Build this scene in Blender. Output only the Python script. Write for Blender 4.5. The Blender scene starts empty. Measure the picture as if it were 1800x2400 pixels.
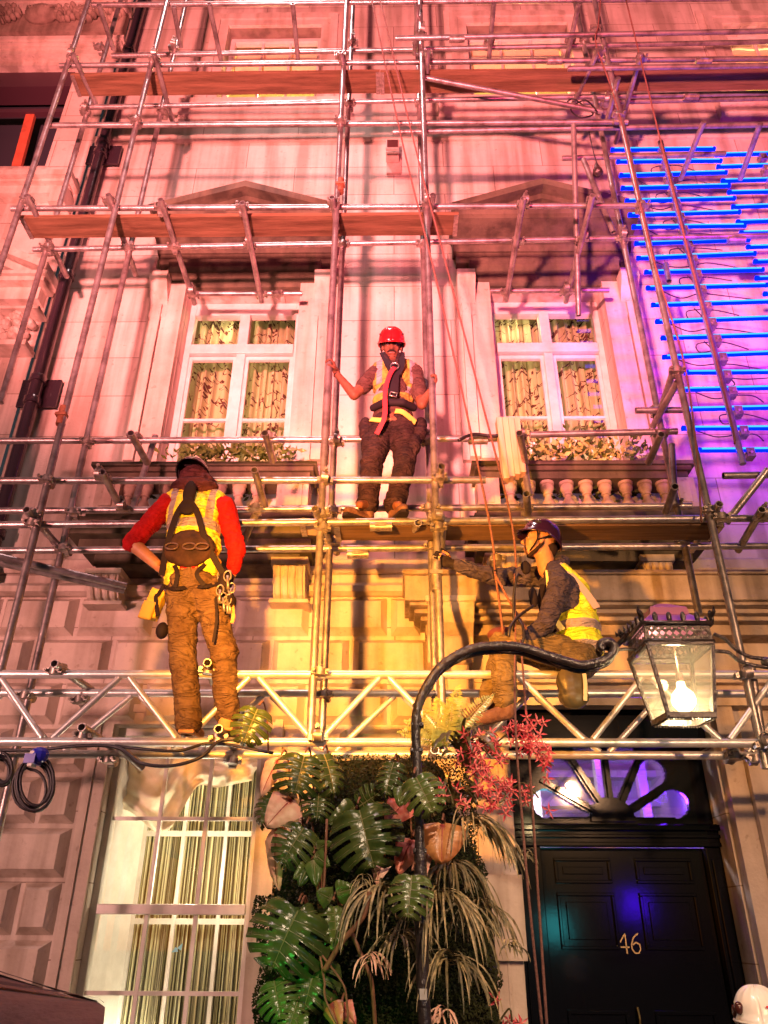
import bpy, bmesh, math, random
from mathutils import Vector, Matrix, noise
random.seed(4)
C = bpy.context.scene.collection
SC = bpy.context.scene
rad = math.radians
# ---------------------------------------------------------------- camera
F = 1803.0
CAMZ = 1.6
RM = (Matrix.Rotation(rad(0.9), 3, 'Z') @ Matrix.Rotation(rad(90 + 28.5), 3, 'X') @ Matrix.Rotation(rad(0.31), 3, 'Z'))
cam_d = bpy.data.cameras.new('camera')
cam = bpy.data.objects.new('camera', cam_d); C.objects.link(cam)
cam.matrix_world = Matrix.Translation((0, 0, CAMZ)) @ RM.to_4x4()
cam_d.sensor_fit = 'VERTICAL'; cam_d.sensor_height = 36; cam_d.lens = F / 2400 * 36
cam_d.clip_start = 0.05; cam_d.clip_end = 300
SC.camera = cam
# ---------------------------------------------------------------- world and lamps
w = bpy.data.worlds.new('World'); SC.world = w; w.use_nodes = True
wn = w.node_tree; bg = wn.nodes['Background']
sky = wn.nodes.new('ShaderNodeTexSky'); sky.sky_type = 'NISHITA'; sky.sun_disc = False
sky.sun_elevation = rad(1.0); sky.sun_rotation = rad(200)
wn.links.new(sky.outputs[0], bg.inputs[0]); bg.inputs[1].default_value = 0.06
SC.view_settings.view_transform = 'Standard'; SC.view_settings.look = 'None'
SC.view_settings.exposure = 0.0; SC.view_settings.gamma = 1.0
SC.cycles.use_denoising = True
SC.cycles.max_bounces = 6; SC.cycles.transparent_max_bounces = 16
def lamp(name, kind, loc, tgt, col, watts, size=.2, angle=60, blend=.6):
    l = bpy.data.lights.new(name, kind); l.color = col; l.energy = watts
    if kind == 'SPOT':
        l.spot_size = rad(angle); l.spot_blend = blend; l.shadow_soft_size = size
    elif kind == 'POINT': l.shadow_soft_size = size
    elif kind == 'AREA': l.size = size
    o = bpy.data.objects.new(name, l); C.objects.link(o); o.location = loc
    if tgt is not None:
        o.rotation_euler = (Vector(tgt) - Vector(loc)).to_track_quat('-Z', 'Y').to_euler()
    return o
# coloured street-show floodlights washing the facade; added helper lamps are noted on their lines
lamp('flood_light', 'SPOT', (-1.6, -2.6, 3.2), (.1, 5.95, 9.8), (1, .25, .24), 18500, .22, 62, .5)
lamp('flood_light', 'SPOT', (2.4, -1.0, 5.0), (1.2, 5.95, 8.6), (1, .06, .20), 1300, .2, 70, .7)
lamp('flood_light', 'SPOT', (-5.2, -1.5, 3.0), (-2.6, 5.95, 6.0), (1, .33, .31), 2100, .2, 52, .8)
lamp('flood_light', 'SPOT', (-1.0, 1.9, 3.1), (.14, 5.95, 3.62), (1, .36, .045), 2700, .07, 66, .9)
lamp('flood_light', 'SPOT', (-4.6, .5, 2.6), (-2.6, 5.9, 1.9), (1, .47, .40), 1100, .2, 66, .9)
lamp('flood_light', 'SPOT', (3.0, -1.5, 3.7), (2.0, 5.9, 2.5), (1, .52, .26), 1500, .12, 56, .9)
lamp('flood_light', 'SPOT', (-1.7, 1.6, .5), (-.62, 4.1, 1.30), (.10, 1, .12), 130, .05, 34, .8)
lamp('flood_light', 'SPOT', (3.6, 2.0, 4.4), (3.7, 5.9, 6.4), (.40, .0, 1), 1500, .2, 62, .9)  # added violet lamp, standing in for the glow of the blue tubes
lamp('flood_light', 'SPOT', (.9, -1.2, 4.4), (.3, 4.0, 1.7), (1, .70, .48), 900, .06, 34, .9)  # added lamp, put in to brighten the plants
lamp('flood_light', 'SPOT', (-1.8, 2.9, 14.0), (-.6, 4.9, 7.0), (1, .66, .66), 2000, .2, 60, .9)
lamp('screen_light', 'AREA', (3.62, -.6, 1.95), (1.6, 6.2, 1.8), (.06, .0, 1), 10, .3)  # added out of view, only for a blue reflection on the door
lamp('screen_light', 'AREA', (2.35, -.4, 1.65), (1.1, 6.2, 1.6), (.05, .75, .8), 5, .36)  # likewise added, for the teal reflection on the door
# ---------------------------------------------------------------- pixel to world on a given distance plane
def U(px, py, d):
    v = RM @ Vector(((px - 900) / F, -(py - 1200) / F, -1))
    k = d / v.y
    return Vector((v.x * k, d, v.z * k + CAMZ))
def UX(px, py, d): return U(px, py, d).x
def UZ(py, d, px=900): return U(px, py, d).z
def PJ(p):
    q = RM.transposed() @ (Vector(p) - Vector((0, 0, CAMZ)))
    return (900 + F * q.x / -q.z, 1200 - F * q.y / -q.z)
# ---------------------------------------------------------------- mesh builder
class MB:
    def __init__(s): s.v = []; s.f = []
    def add(s, vs, fs):
        n = len(s.v); s.v += [tuple(v) for v in vs]; s.f += [tuple(i + n for i in f) for f in fs]; return s
    def box(s, a, b, rot=None, c=None):
        x0, y0, z0 = a; x1, y1, z1 = b
        vs = [Vector(p) for p in ((x0,y0,z0),(x1,y0,z0),(x1,y1,z0),(x0,y1,z0),(x0,y0,z1),(x1,y0,z1),(x1,y1,z1),(x0,y1,z1))]
        if rot is not None:
            c = Vector(c) if c is not None else sum(vs, Vector()) / 8
            vs = [rot @ (v - c) + c for v in vs]
        return s.add(vs, [(0,3,2,1),(4,5,6,7),(0,1,5,4),(1,2,6,5),(2,3,7,6),(3,0,4,7)])
    def bar(s, p0, p1, w, h, up=(0, 0, 1)):
        p0 = Vector(p0); p1 = Vector(p1); t = (p1 - p0).normalized(); up = Vector(up)
        a = t.cross(up)
        if a.length < 1e-4: a = t.cross(Vector((0, 1, 0)))
        a.normalize(); b = a.cross(t).normalized()
        vs = []
        for p in (p0, p1):
            for i, j in ((-1,-1),(1,-1),(1,1),(-1,1)): vs.append(p + a * (w/2*i) + b * (h/2*j))
        return s.add(vs, [(0,1,2,3),(7,6,5,4),(0,4,5,1),(1,5,6,2),(2,6,7,3),(3,7,4,0)])
    def tube(s, pts, r, n=10, caps=True, closed=False):
        pts = [Vector(p) for p in pts]; m = len(pts)
        rr = r if isinstance(r, (list, tuple)) else [r] * m
        t0 = (pts[1] - pts[0]).normalized()
        a = t0.cross(Vector((0, 0, 1)))
        if a.length < .05: a = t0.cross(Vector((0, 1, 0)))
        a.normalize(); base = len(s.v)
        for i, p in enumerate(pts):
            if closed: t = pts[(i+1) % m] - pts[i-1]
            else: t = pts[min(i+1, m-1)] - pts[max(i-1, 0)]
            if t.length < 1e-9: t = t0
            t = t.normalized(); a = (a - t * a.dot(t))
            if a.length < 1e-6: a = t.orthogonal()
            a.normalize(); b = t.cross(a)
            for k in range(n):
                an = 2 * math.pi * k / n
                s.v.append(tuple(p + (a * math.cos(an) + b * math.sin(an)) * rr[i]))
        for i in range(m if closed else m - 1):
            j = (i + 1) % m
            for k in range(n):
                s.f.append((base+i*n+k, base+i*n+(k+1) % n, base+j*n+(k+1) % n, base+j*n+k))
        if caps and not closed:
            s.f.append(tuple(base+k for k in range(n))[::-1]); s.f.append(tuple(base+(m-1)*n+k for k in range(n)))
        return s
    def pipe(s, p0, p1, r, n=12, wall=.005):            # hollow tube with open ends
        p0 = Vector(p0); p1 = Vector(p1); t = (p1 - p0).normalized()
        a = t.orthogonal().normalized(); b = t.cross(a); base = len(s.v); L = (p1 - p0).length
        dpt = min(.25, L * .45)
        for p, q in ((p0 + t*dpt, r - wall), (p0, r - wall), (p0, r), (p1, r), (p1, r - wall), (p1 - t*dpt, r - wall)):
            for k in range(n):
                an = 2 * math.pi * k / n
                s.v.append(tuple(p + (a * math.cos(an) + b * math.sin(an)) * q))
        for i in range(5):
            for k in range(n):
                s.f.append((base+i*n+k, base+i*n+(k+1) % n, base+(i+1)*n+(k+1) % n, base+(i+1)*n+k))
        return s
    def prism(s, poly, d0, d1, axis='Y'):                # polygon in (x,z) swept in y, (y,z) in x, (x,y) in z
        n = len(poly)
        def P(a, b, d): return (a, d, b) if axis == 'Y' else ((d, a, b) if axis == 'X' else (a, b, d))
        vs = [P(a, b, d0) for a, b in poly] + [P(a, b, d1) for a, b in poly]
        fs = [tuple(range(n)), tuple(range(2*n-1, n-1, -1))] + [(i, i+n, (i+1) % n+n, (i+1) % n) for i in range(n)]
        return s.add(vs, fs)
    def lathe(s, c, prof, n=20, axis='Z', sc=(1, 1)):
        c = Vector(c); base = len(s.v); m = len(prof)
        for r, z in prof:
            for k in range(n):
                an = 2*math.pi*k/n; x = r*math.cos(an)*sc[0]; y = r*math.sin(an)*sc[1]
                s.v.append(tuple(c + (Vector((x, y, z)) if axis == 'Z' else Vector((x, z, y)) if axis == 'Y' else Vector((z, x, y)))))
        for i in range(m-1):
            for k in range(n):
                s.f.append((base+i*n+k, base+i*n+(k+1) % n, base+(i+1)*n+(k+1) % n, base+(i+1)*n+k))
        s.f.append(tuple(base+k for k in range(n))[::-1]); s.f.append(tuple(base+(m-1)*n+k for k in range(n)))
        return s
    def ball(s, c, r, n=12, m=8, rot=None):
        c = Vector(c); rx, ry, rz = (r, r, r) if not isinstance(r, (tuple, list)) else r
        base = len(s.v)
        for i in range(m+1):
            th = math.pi * i / m
            for k in range(n):
                an = 2*math.pi*k/n
                q = Vector((rx*math.sin(th)*math.cos(an), ry*math.sin(th)*math.sin(an), rz*math.cos(th)))
                if rot is not None: q = rot @ q
                s.v.append(tuple(c + q))
        for i in range(m):
            for k in range(n):
                s.f.append((base+i*n+k, base+(i+1)*n+k, base+(i+1)*n+(k+1) % n, base+i*n+(k+1) % n))
        return s
    def sheet(s, fn, nu, nv):
        base = len(s.v)
        for j in range(nv+1):
            for i in range(nu+1): s.v.append(tuple(fn(i/nu, j/nv)))
        for j in range(nv):
            for i in range(nu):
                a = base + j*(nu+1)+i; s.f.append((a, a+1, a+nu+2, a+nu+1))
        return s
    def build(s, name, m, parent=None, smooth=False, bevel=0, origin=None, mods=None):
        off = Vector((0, 0, 0))
        if parent is not None:
            r = parent
            while r is not None: off = off + r.location; r = r.parent
        elif origin is None and s.v:
            xs = [v[0] for v in s.v]; ys = [v[1] for v in s.v]; zs = [v[2] for v in s.v]
            off = Vector(((min(xs)+max(xs))/2, (min(ys)+max(ys))/2, min(zs)))
        elif origin is not None: off = Vector(origin)
        me = bpy.data.meshes.new(name)
        me.from_pydata([(v[0]-off.x, v[1]-off.y, v[2]-off.z) for v in s.v], [], s.f); me.validate(); me.update()
        if smooth:
            for p in me.polygons: p.use_smooth = True
            if smooth == 'auto':
                bm = bmesh.new(); bm.from_mesh(me)
                bm.normal_update()
                for e in bm.edges:
                    if len(e.link_faces) == 2 and e.calc_face_angle(0) > rad(42): e.smooth = False
                bm.to_mesh(me); bm.free()
        if m is not None: me.materials.append(m)
        o = bpy.data.objects.new(name, me); C.objects.link(o)
        if parent is not None: o.parent = parent
        else: o.location = off
        if bevel:
            b = o.modifiers.new('bevel', 'BEVEL'); b.width = bevel; b.segments = 2; b.limit_method = 'ANGLE'
        return o
def thing(name, label, cat, loc, group=None):
    o = bpy.data.objects.new(name, None); C.objects.link(o); o.location = loc; o.empty_display_size = .1
    o['label'] = label; o['category'] = cat
    if group: o['group'] = group
    return o
def tag(o, label, cat, group=None):
    o['label'] = label; o['category'] = cat
    if group: o['group'] = group
    return o
# ---------------------------------------------------------------- materials
def mat(name, col, rough=.6, metal=0, col2=None, scale=4, bump=0, bscale=30, spec=.5, stretch=None, coat=0, contrast=(.35, .65), trans=0):
    m = bpy.data.materials.new(name); m.use_nodes = True; n = m.node_tree; N = n.nodes; L = n.links
    b = N['Principled BSDF']; b.inputs['Base Color'].default_value = (*col, 1); b.inputs['Roughness'].default_value = rough
    b.inputs['Metallic'].default_value = metal; b.inputs['Specular IOR Level'].default_value = spec
    b.inputs['Coat Weight'].default_value = coat
    if col2 or bump:
        g = N.new('ShaderNodeNewGeometry'); mp = N.new('ShaderNodeMapping'); L.new(g.outputs['Position'], mp.inputs[0])
        mp.inputs['Scale'].default_value = stretch or (1, 1, 1)
    if col2:
        t = N.new('ShaderNodeTexNoise'); t.inputs['Scale'].default_value = scale; t.inputs['Detail'].default_value = 6; t.inputs['Roughness'].default_value = .65
        L.new(mp.outputs[0], t.inputs['Vector'])
        r = N.new('ShaderNodeValToRGB'); r.color_ramp.elements[0].position = contrast[0]; r.color_ramp.elements[1].position = contrast[1]
        r.color_ramp.elements[0].color = (*col, 1); r.color_ramp.elements[1].color = (*col2, 1)
        L.new(t.outputs['Fac'], r.inputs[0]); L.new(r.outputs[0], b.inputs['Base Color'])
    if bump:
        t2 = N.new('ShaderNodeTexNoise'); t2.inputs['Scale'].default_value = bscale; t2.inputs['Detail'].default_value = 5
        L.new(mp.outputs[0], t2.inputs['Vector'])
        bu = N.new('ShaderNodeBump'); bu.inputs['Strength'].default_value = bump; bu.inputs['Distance'].default_value = .02
        L.new(t2.outputs['Fac'], bu.inputs['Height']); L.new(bu.outputs[0], b.inputs['Normal'])
    return m
def stone_mat(name, c1, c2, joints=None, dirt=.5):
    m = bpy.data.materials.new(name); m.use_nodes = True; n = m.node_tree; N = n.nodes; L = n.links
    b = N['Principled BSDF']; b.inputs['Roughness'].default_value = .82
    g = N.new('ShaderNodeNewGeometry')
    t = N.new('ShaderNodeTexNoise'); t.inputs['Scale'].default_value = 1.7; t.inputs['Detail'].default_value = 8; t.inputs['Roughness'].default_value = .7
    L.new(g.outputs['Position'], t.inputs['Vector'])
    r = N.new('ShaderNodeValToRGB'); r.color_ramp.elements[0].position = .3; r.color_ramp.elements[1].position = .62
    r.color_ramp.elements[0].color = (*c2, 1); r.color_ramp.elements[1].color = (*c1, 1)
    L.new(t.outputs['Fac'], r.inputs[0])
    # vertical rain streaks
    mp = N.new('ShaderNodeMapping'); mp.inputs['Scale'].default_value = (5, 5, .35); L.new(g.outputs['Position'], mp.inputs[0])
    s = N.new('ShaderNodeTexNoise'); s.inputs['Scale'].default_value = 1.2; s.inputs['Detail'].default_value = 7; L.new(mp.outputs[0], s.inputs['Vector'])
    r2 = N.new('ShaderNodeValToRGB'); r2.color_ramp.elements[0].position = .36; r2.color_ramp.elements[1].position = .56
    k = 1 - dirt; r2.color_ramp.elements[0].color = (k, k*.96, k*.9, 1); r2.color_ramp.elements[1].color = (1, 1, 1, 1)
    L.new(s.outputs['Fac'], r2.inputs[0])
    mx = N.new('ShaderNodeMix'); mx.data_type = 'RGBA'; mx.blend_type = 'MULTIPLY'; mx.inputs[0].default_value = 1
    L.new(r.outputs[0], mx.inputs[6]); L.new(r2.outputs[0], mx.inputs[7]); out = mx.outputs[2]
    # small pits
    v = N.new('ShaderNodeTexNoise'); v.inputs['Scale'].default_value = 17; v.inputs['Detail'].default_value = 4; L.new(g.outputs['Position'], v.inputs['Vector'])
    r3 = N.new('ShaderNodeValToRGB'); r3.color_ramp.elements[0].position = .26; r3.color_ramp.elements[1].position = .36
    r3.color_ramp.elements[0].color = (.5, .45, .4, 1); r3.color_ramp.elements[1].color = (1, 1, 1, 1); L.new(v.outputs['Fac'], r3.inputs[0])
    mx3 = N.new('ShaderNodeMix'); mx3.data_type = 'RGBA'; mx3.blend_type = 'MULTIPLY'; mx3.inputs[0].default_value = .55
    L.new(out, mx3.inputs[6]); L.new(r3.outputs[0], mx3.inputs[7]); out = mx3.outputs[2]
    bu = N.new('ShaderNodeBump'); bu.inputs['Strength'].default_value = .35; bu.inputs['Distance'].default_value = .01
    h = N.new('ShaderNodeTexNoise'); h.inputs['Scale'].default_value = 40; h.inputs['Detail'].default_value = 6; L.new(g.outputs['Position'], h.inputs['Vector'])
    L.new(h.outputs['Fac'], bu.inputs['Height']); L.new(bu.outputs[0], b.inputs['Normal'])
    if joints:
        sx = N.new('ShaderNodeSeparateXYZ'); L.new(g.outputs['Position'], sx.inputs[0])
        cx = N.new('ShaderNodeCombineXYZ'); L.new(sx.outputs['X'], cx.inputs[0]); L.new(sx.outputs['Z'], cx.inputs[1])
        br = N.new('ShaderNodeTexBrick'); L.new(cx.outputs[0], br.inputs['Vector'])
        br.inputs['Scale'].default_value = 1; br.inputs['Brick Width'].default_value = joints[0]; br.inputs['Row Height'].default_value = joints[1]
        br.inputs['Mortar Size'].default_value = .0045; br.inputs['Mortar Smooth'].default_value = .1; br.inputs['Bias'].default_value = -.2
        br.inputs['Color1'].default_value = (1, 1, 1, 1); br.inputs['Color2'].default_value = (.80, .77, .75, 1); br.inputs['Mortar'].default_value = (.42, .36, .33, 1)
        mx2 = N.new('ShaderNodeMix'); mx2.data_type = 'RGBA'; mx2.blend_type = 'MULTIPLY'; mx2.inputs[0].default_value = 1
        L.new(out, mx2.inputs[6]); L.new(br.outputs['Color'], mx2.inputs[7]); out = mx2.outputs[2]
    L.new(out, b.inputs['Base Color'])
    return m
def glass_mat(name, tint=(1, 1, 1), refl=.1, dust=0):
    m = bpy.data.materials.new(name); m.use_nodes = True; n = m.node_tree; N = n.nodes; L = n.links
    N.remove(N['Principled BSDF']); o = N['Material Output']
    tr = N.new('ShaderNodeBsdfTransparent'); tr.inputs[0].default_value = (*tint, 1)
    gl = N.new('ShaderNodeBsdfGlossy'); gl.inputs['Roughness'].default_value = .03
    fr = N.new('ShaderNodeLayerWeight'); fr.inputs[0].default_value = .5
    pw = N.new('ShaderNodeMath'); pw.operation = 'POWER'; pw.inputs[1].default_value = 4.0; L.new(fr.outputs['Facing'], pw.inputs[0])
    ml = N.new('ShaderNodeMath'); ml.operation = 'MULTIPLY_ADD'; ml.inputs[1].default_value = .55; ml.inputs[2].default_value = refl*.5
    L.new(pw.outputs[0], ml.inputs[0])
    mx = N.new('ShaderNodeMixShader'); L.new(ml.outputs[0], mx.inputs[0]); L.new(tr.outputs[0], mx.inputs[1]); L.new(gl.outputs[0], mx.inputs[2])
    if dust:  # translucent share imitates the lamp's creamy haze inside the glass
        tl = N.new('ShaderNodeBsdfTranslucent'); tl.inputs[0].default_value = (1, .93, .8, 1); m2 = N.new('ShaderNodeMixShader'); m2.inputs[0].default_value = dust
        L.new(mx.outputs[0], m2.inputs[1]); L.new(tl.outputs[0], m2.inputs[2]); mx = m2
    L.new(mx.outputs[0], o.inputs[0]); return m
def emit_mat(name, col, s):
    m = bpy.data.materials.new(name); m.use_nodes = True; N = m.node_tree.nodes
    b = N['Principled BSDF']; b.inputs['Base Color'].default_value = (0, 0, 0, 1); b.inputs['Specular IOR Level'].default_value = 0; b.inputs['Emission Color'].default_value = (*col, 1); b.inputs['Emission Strength'].default_value = s
    return m
M = {}
M['stone'] = stone_mat('portland_stone', (.60, .52, .45), (.47, .39, .33), (1.15, .47), .42)
M['stone2'] = stone_mat('carved_stone', (.58, .49, .41), (.40, .32, .26), None, .32)
M['stone_old'] = stone_mat('weathered_stone', (.13, .105, .065), (.05, .042, .026), None, .55)  # weathered tone, darkened further: weaker lighting is put into the colour
M['white'] = mat('white_paint', (.64, .60, .55), .35, col2=(.50, .46, .41), scale=5)
M['dark_room'] = mat('dark_room', (.02, .018, .03), .9)
M['room'] = mat('room_plaster', (.7, .62, .42), .9)
M['black'] = mat('black_gloss_paint', (.004, .005, .008), .10, spec=.28, bump=.03, bscale=5)
M['iron'] = mat('black_iron', (.018, .014, .014), .32, spec=.6, bump=.5, bscale=45, col2=(.045, .03, .028), scale=20)
M['glass'] = glass_mat('window_glass')
M['galv'] = mat('galvanised_steel', (.38, .34, .33), .36, .72, col2=(.09, .065, .06), scale=7, bump=.12, bscale=60, contrast=(.42, .74))
M['alu'] = mat('aluminium', (.74, .73, .70), .38, .55, col2=(.55, .52, .50), scale=6, bump=.08, bscale=50)
M['coupler'] = mat('coupler_steel', (.20, .16, .14), .42, .75, col2=(.45, .40, .36), scale=25)
M['wood'] = mat('scaffold_timber', (.20, .115, .065), .8, col2=(.09, .05, .027), scale=3, stretch=(.5, 6, 6), bump=.3, bscale=20)
M['wood_pale'] = mat('new_timber', (.62, .40, .27), .7, col2=(.50, .30, .19), scale=4, stretch=(8, 8, .6))
M['pipe'] = mat('black_drainpipe', (.03, .018, .025), .22, spec=.7, bump=.15, bscale=12)
M['ground'] = mat('asphalt', (.05, .05, .052), .85, col2=(.07, .07, .07), bump=.3)
M['sooty'] = stone_mat('sooty_stone', (.46, .37, .29), (.24, .18, .13), None, .5)
# ---------------------------------------------------------------- setting
WD = 5.95
g = MB(); g.box((-60, -60, -.2), (60, 60, 0)); o = g.build('ground', M['ground']); o['kind'] = 'structure'
g = MB(); g.box((-30, 4.0, 0), (30, 6.6, .12)); o = g.build('pavement', mat('paving', (.22, .2, .18), .8, col2=(.16, .15, .14), bump=.3)); o['kind'] = 'structure'

def wall_holes(mb, x0, x1, z0, z1, holes, d, depth=.35):
    xs = sorted({x0, x1, *[h[0] for h in holes], *[h[1] for h in holes]}); zs = sorted({z0, z1, *[h[2] for h in holes], *[h[3] for h in holes]})
    xs = [x for x in xs if x0 <= x <= x1]; zs = [z for z in zs if z0 <= z <= z1]
    for i in range(len(xs)-1):
        for j in range(len(zs)-1):
            cx = (xs[i]+xs[i+1])/2; cz = (zs[j]+zs[j+1])/2
            if any(h[0] < cx < h[1] and h[2] < cz < h[3] for h in holes): continue
            mb.add([(xs[i], d, zs[j]), (xs[i+1], d, zs[j]), (xs[i+1], d, zs[j+1]), (xs[i], d, zs[j+1])], [(0, 1, 2, 3)])
    for h in holes:
        a, b, c, e = h[:4]
        mb.add([(a,d,c),(b,d,c),(b,d,e),(a,d,e),(a,d+depth,c),(b,d+depth,c),(b,d+depth,e),(a,d+depth,e)], [(0,4,5,1),(1,5,6,2),(2,6,7,3),(3,7,4,0)])
def R4(l, r, t, b, d=WD, ym=None):      # rectangle from pixel left,right,top,bottom; l, r measured at row ym
    ym = (t+b)/2 if ym is None else ym
    return (UX(l, ym, d), UX(r, ym, d), UZ(b, d, (l+r)/2), UZ(t, d, (l+r)/2))

XB = UX(202, 482, WD) - .10             # party line beside the drainpipe
winA = R4(405, 690, 686, 1092, WD, 900)     # first floor left
winB = R4(1163, 1444, 682, 1084, WD, 900)   # first floor right
topA = R4(533, 752, 66, 252, WD, 100)
topB = R4(1095, 1335, 60, 246, WD, 100)
topC = R4(1703, 1960, 60, 246, WD, 100)
gwin = R4(222, 597, 1700, 2620, WD, 1990)
door = R4(1207, 1712, 1652, 3000, WD, 1960); door = (door[0], door[1], .12, door[3])
house = thing('townhouse', 'pale stone townhouse behind the scaffold with pedimented windows and black door', 'building', (0.8, WD, 0))
wm = MB()
wall_holes(wm, XB, 9, 0, 14, [winA, winB, topA, topB, topC, gwin, door], WD, .34)
wm.add([(XB, WD+.36, 0), (9, WD+.36, 0), (9, WD+.36, 14), (XB, WD+.36, 14)], [])
wm.build('wall', M['stone'], house)
# rusticated ground-floor blocks
rz0 = UZ(1400, WD)
rust = MB()
CH = .355
def blk(mb, x0, x1, z0, z1, d, pr=.08, ch=.05, jw=.016):
    x0 += jw; x1 -= jw; z0 += jw; z1 -= jw
    if x1 - x0 < .08: ch = (x1-x0)*.3
    vs = [(x0,d,z0),(x1,d,z0),(x1,d,z1),(x0,d,z1),(x0+ch,d-pr,z0+ch),(x1-ch,d-pr,z0+ch),(x1-ch,d-pr,z1-ch),(x0+ch,d-pr,z1-ch)]
    mb.add(vs, [(4,5,6,7),(0,1,5,4),(1,2,6,5),(2,3,7,6),(3,0,4,7)])
def course(mb, xa, xb, k, off):
    z1 = rz0 - k*CH; z0 = z1 - CH; W = .64; x = math.floor((xa-off)/W)*W + off
    while x < xb:
        a = max(x, xa); b = min(x+W, xb)
        if b - a > .1: blk(mb, a, b, z0, z1, WD - .002)
        x += W
x183 = UX(183, 1450, WD); x262 = UX(262, 1540, WD)
for k in range(12):
    off = x183 if k % 2 == 0 else x262
    z1 = rz0 - k*CH
    if z1 - CH < 0: break
    gtop = z1 - CH*.4 < gwin[3]
    segs = [(-8, gwin[0]-.17, ), (gwin[1]+.14, UX(1105, 2000, WD))] if gtop else [(-8, UX(990, 1500, WD) if k < 1 else UX(1035, 1560, WD))]
    for sgm in segs: course(rust, max(sgm[0], XB), sgm[1], k, off)
    if z1 < UZ(1650, WD): course(rust, door[1]+.16, 9, k, off)
rust.build('rusticated_blocks', M['stone2'], house)
# horizontal mouldings
def mould(mb, x0, x1, prof, d=WD, ret=True):     # prof: list of (projection, z) outline, closed to the wall
    zs = [p[1] for p in prof]
    poly = [(d + .001, min(zs))] + [(d - p[0], p[1]) for p in prof] + [(d + .001, max(zs))]
    mb.prism(poly, x0, x1, 'X')
def band_z(py, d=WD): return UZ(py, d)
sc = MB()
z = band_z(326)
mould(sc, XB, 9, [(.03, z-.06), (.05, z-.03), (.05, z+.03), (.02, z+.06)])
z = band_z(1400)
mould(sc, XB, UX(985, 1400, WD), [(.04, z), (.09, z+.02), (.09, z+.07), (.05, z+.10), (.03, z+.12)])
mould(sc, XB, 9, [(.03, band_z(1345)), (.05, band_z(1338)), (.05, band_z(1318)), (.03, band_z(1312))])
sc.build('string_course', M['stone2'], house)
# window surrounds, first floor
def casement(op, nm, px_c):
    a, b, c, e = op
    s = MB(); W = b-a
    for sx, x in ((-1, a), (1, b)):                     # stepped pilaster each side
        x0, x1 = (x-.36, x-.002) if sx < 0 else (x+.002, x+.36)
        s.box((x0, WD-.05, c-.0), (x1, WD+.002, e+.02))
        xi0, xi1 = (x-.20, x-.002) if sx < 0 else (x+.002, x+.20)
        s.box((xi0, WD-.085, c-.0), (xi1, WD-.052, e+.05))
        xo = x-.30 if sx < 0 else x+.21
        s.box((xo, WD-.11, c+.001), (xo+.09, WD-.052, e-.25))
        # scroll console under the entablature
        xc = x-.34 if sx < 0 else x+.16
        pr = [(.05, e-.42), (.09, e-.40), (.08, e-.25), (.17, e-.12), (.24, e-.02), (.24, e+.08)]
        mould(s, xc, xc+.18, pr, WD)
        s.build('window_surround', M['stone2'], house); s = MB()
    s = MB()
    zc = e + .02
    x0 = a-.33; x1 = b+.33
    mould(s, a-.2, b+.2, [(.055, zc), (.09, zc+.03), (.09, zc+.12), (.13, zc+.135), (.13, zc+.23), (.17, zc+.25), (.17, zc+.29), (.07, zc+.30)])
    mould(s, x0, x1, [(.09, zc+.30), (.09, zc+.44)])
    mould(s, x0-.03, x1+.03, [(.11, zc+.44), (.15, zc+.49), (.24, zc+.52), (.46, zc+.54), (.46, zc+.60), (.50, zc+.64)])
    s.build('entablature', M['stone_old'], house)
    # pediment
    p = MB(); zb = zc+.645; ap = PEDZ; xm = (x0+x1)/2
    L0, L1 = x0-.06, x1+.06
    p.prism([(L0+.2, zb), (L1-.2, zb), (xm, ap-.20)], WD-.14, WD+.001, 'Y')
    t = .15
    for xa in (L0, L1):
        za = zb+.06; dv = Vector((xm-xa, 0, ap-za)).normalized(); cs_ = abs(dv.x); nrm = Vector((-dv.z, 0, dv.x))
        if nrm.z < 0: nrm = -nrm
        for lo, hi, pr in ((-t, -t*.55, .40), (-t*.55, 0, .52)):
            q = [(xa+nrm.x*lo, za+nrm.z*lo), (xm, ap+lo/cs_), (xm, ap+hi/cs_), (xa+nrm.x*hi, za+nrm.z*hi)]
            p.prism(q, WD-pr, WD+.001, 'Y')
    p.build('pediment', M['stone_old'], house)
PEDZ = UZ(420, WD-.52)
casement(winA, 'a', 560); casement(winB, 'b', 1290)
# windows: white double casements with transom
def white_window(op, depth=.16):
    a, b, c, e = op; d = WD + depth
    f = MB(); t = .062
    zt = UZ(810, WD+.1)
    f.box((a, d, c), (a+t, d+.09, e)); f.box((b-t, d, c), (b, d+.09, e))
    f.box((a+t, d, e-.16), (b-t, d+.09, e)); f.box((a+t, d, c), (b-t, d+.09, c+.09))
    f.box((a+t, d-.03, zt-.058), (b-t, d+.088, zt+.058)); xm = (a+b)/2
    f.box((xm-.052, d-.012, zt+.058), (xm+.052, d+.086, e-.16)); f.box((xm-.045, d-.012, c+.09), (xm+.045, d+.086, zt-.058))
    wo = f.build('window', M['white'], house, bevel=.006)
    s = MB()
    for x0, x1 in ((a+t, xm-.045), (xm+.045, b-t)):
        s.box((x0, d+.02, c+.09), (x0+.035, d+.06, zt-.07)); s.box((x1-.035, d+.02, c+.09), (x1, d+.06, zt-.07))
        s.box((x0+.035, d+.02, zt-.11), (x1-.035, d+.06, zt-.07))
        for q in (.24,):
            zz = c + (zt-c)*.43
            s.box((x0+.035, d+.022, zz-.014), (x1-.035, d+.05, zz+.014))
    s.build('glazing_bar', M['white'], wo)
    gl = MB(); gl.box((a+t, d+.04, c+.09), (b-t, d+.044, e-.16)); gl.build('pane', M['glass'], wo)
    return wo
TR = .62
white_window(winA); white_window(winB)
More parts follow.
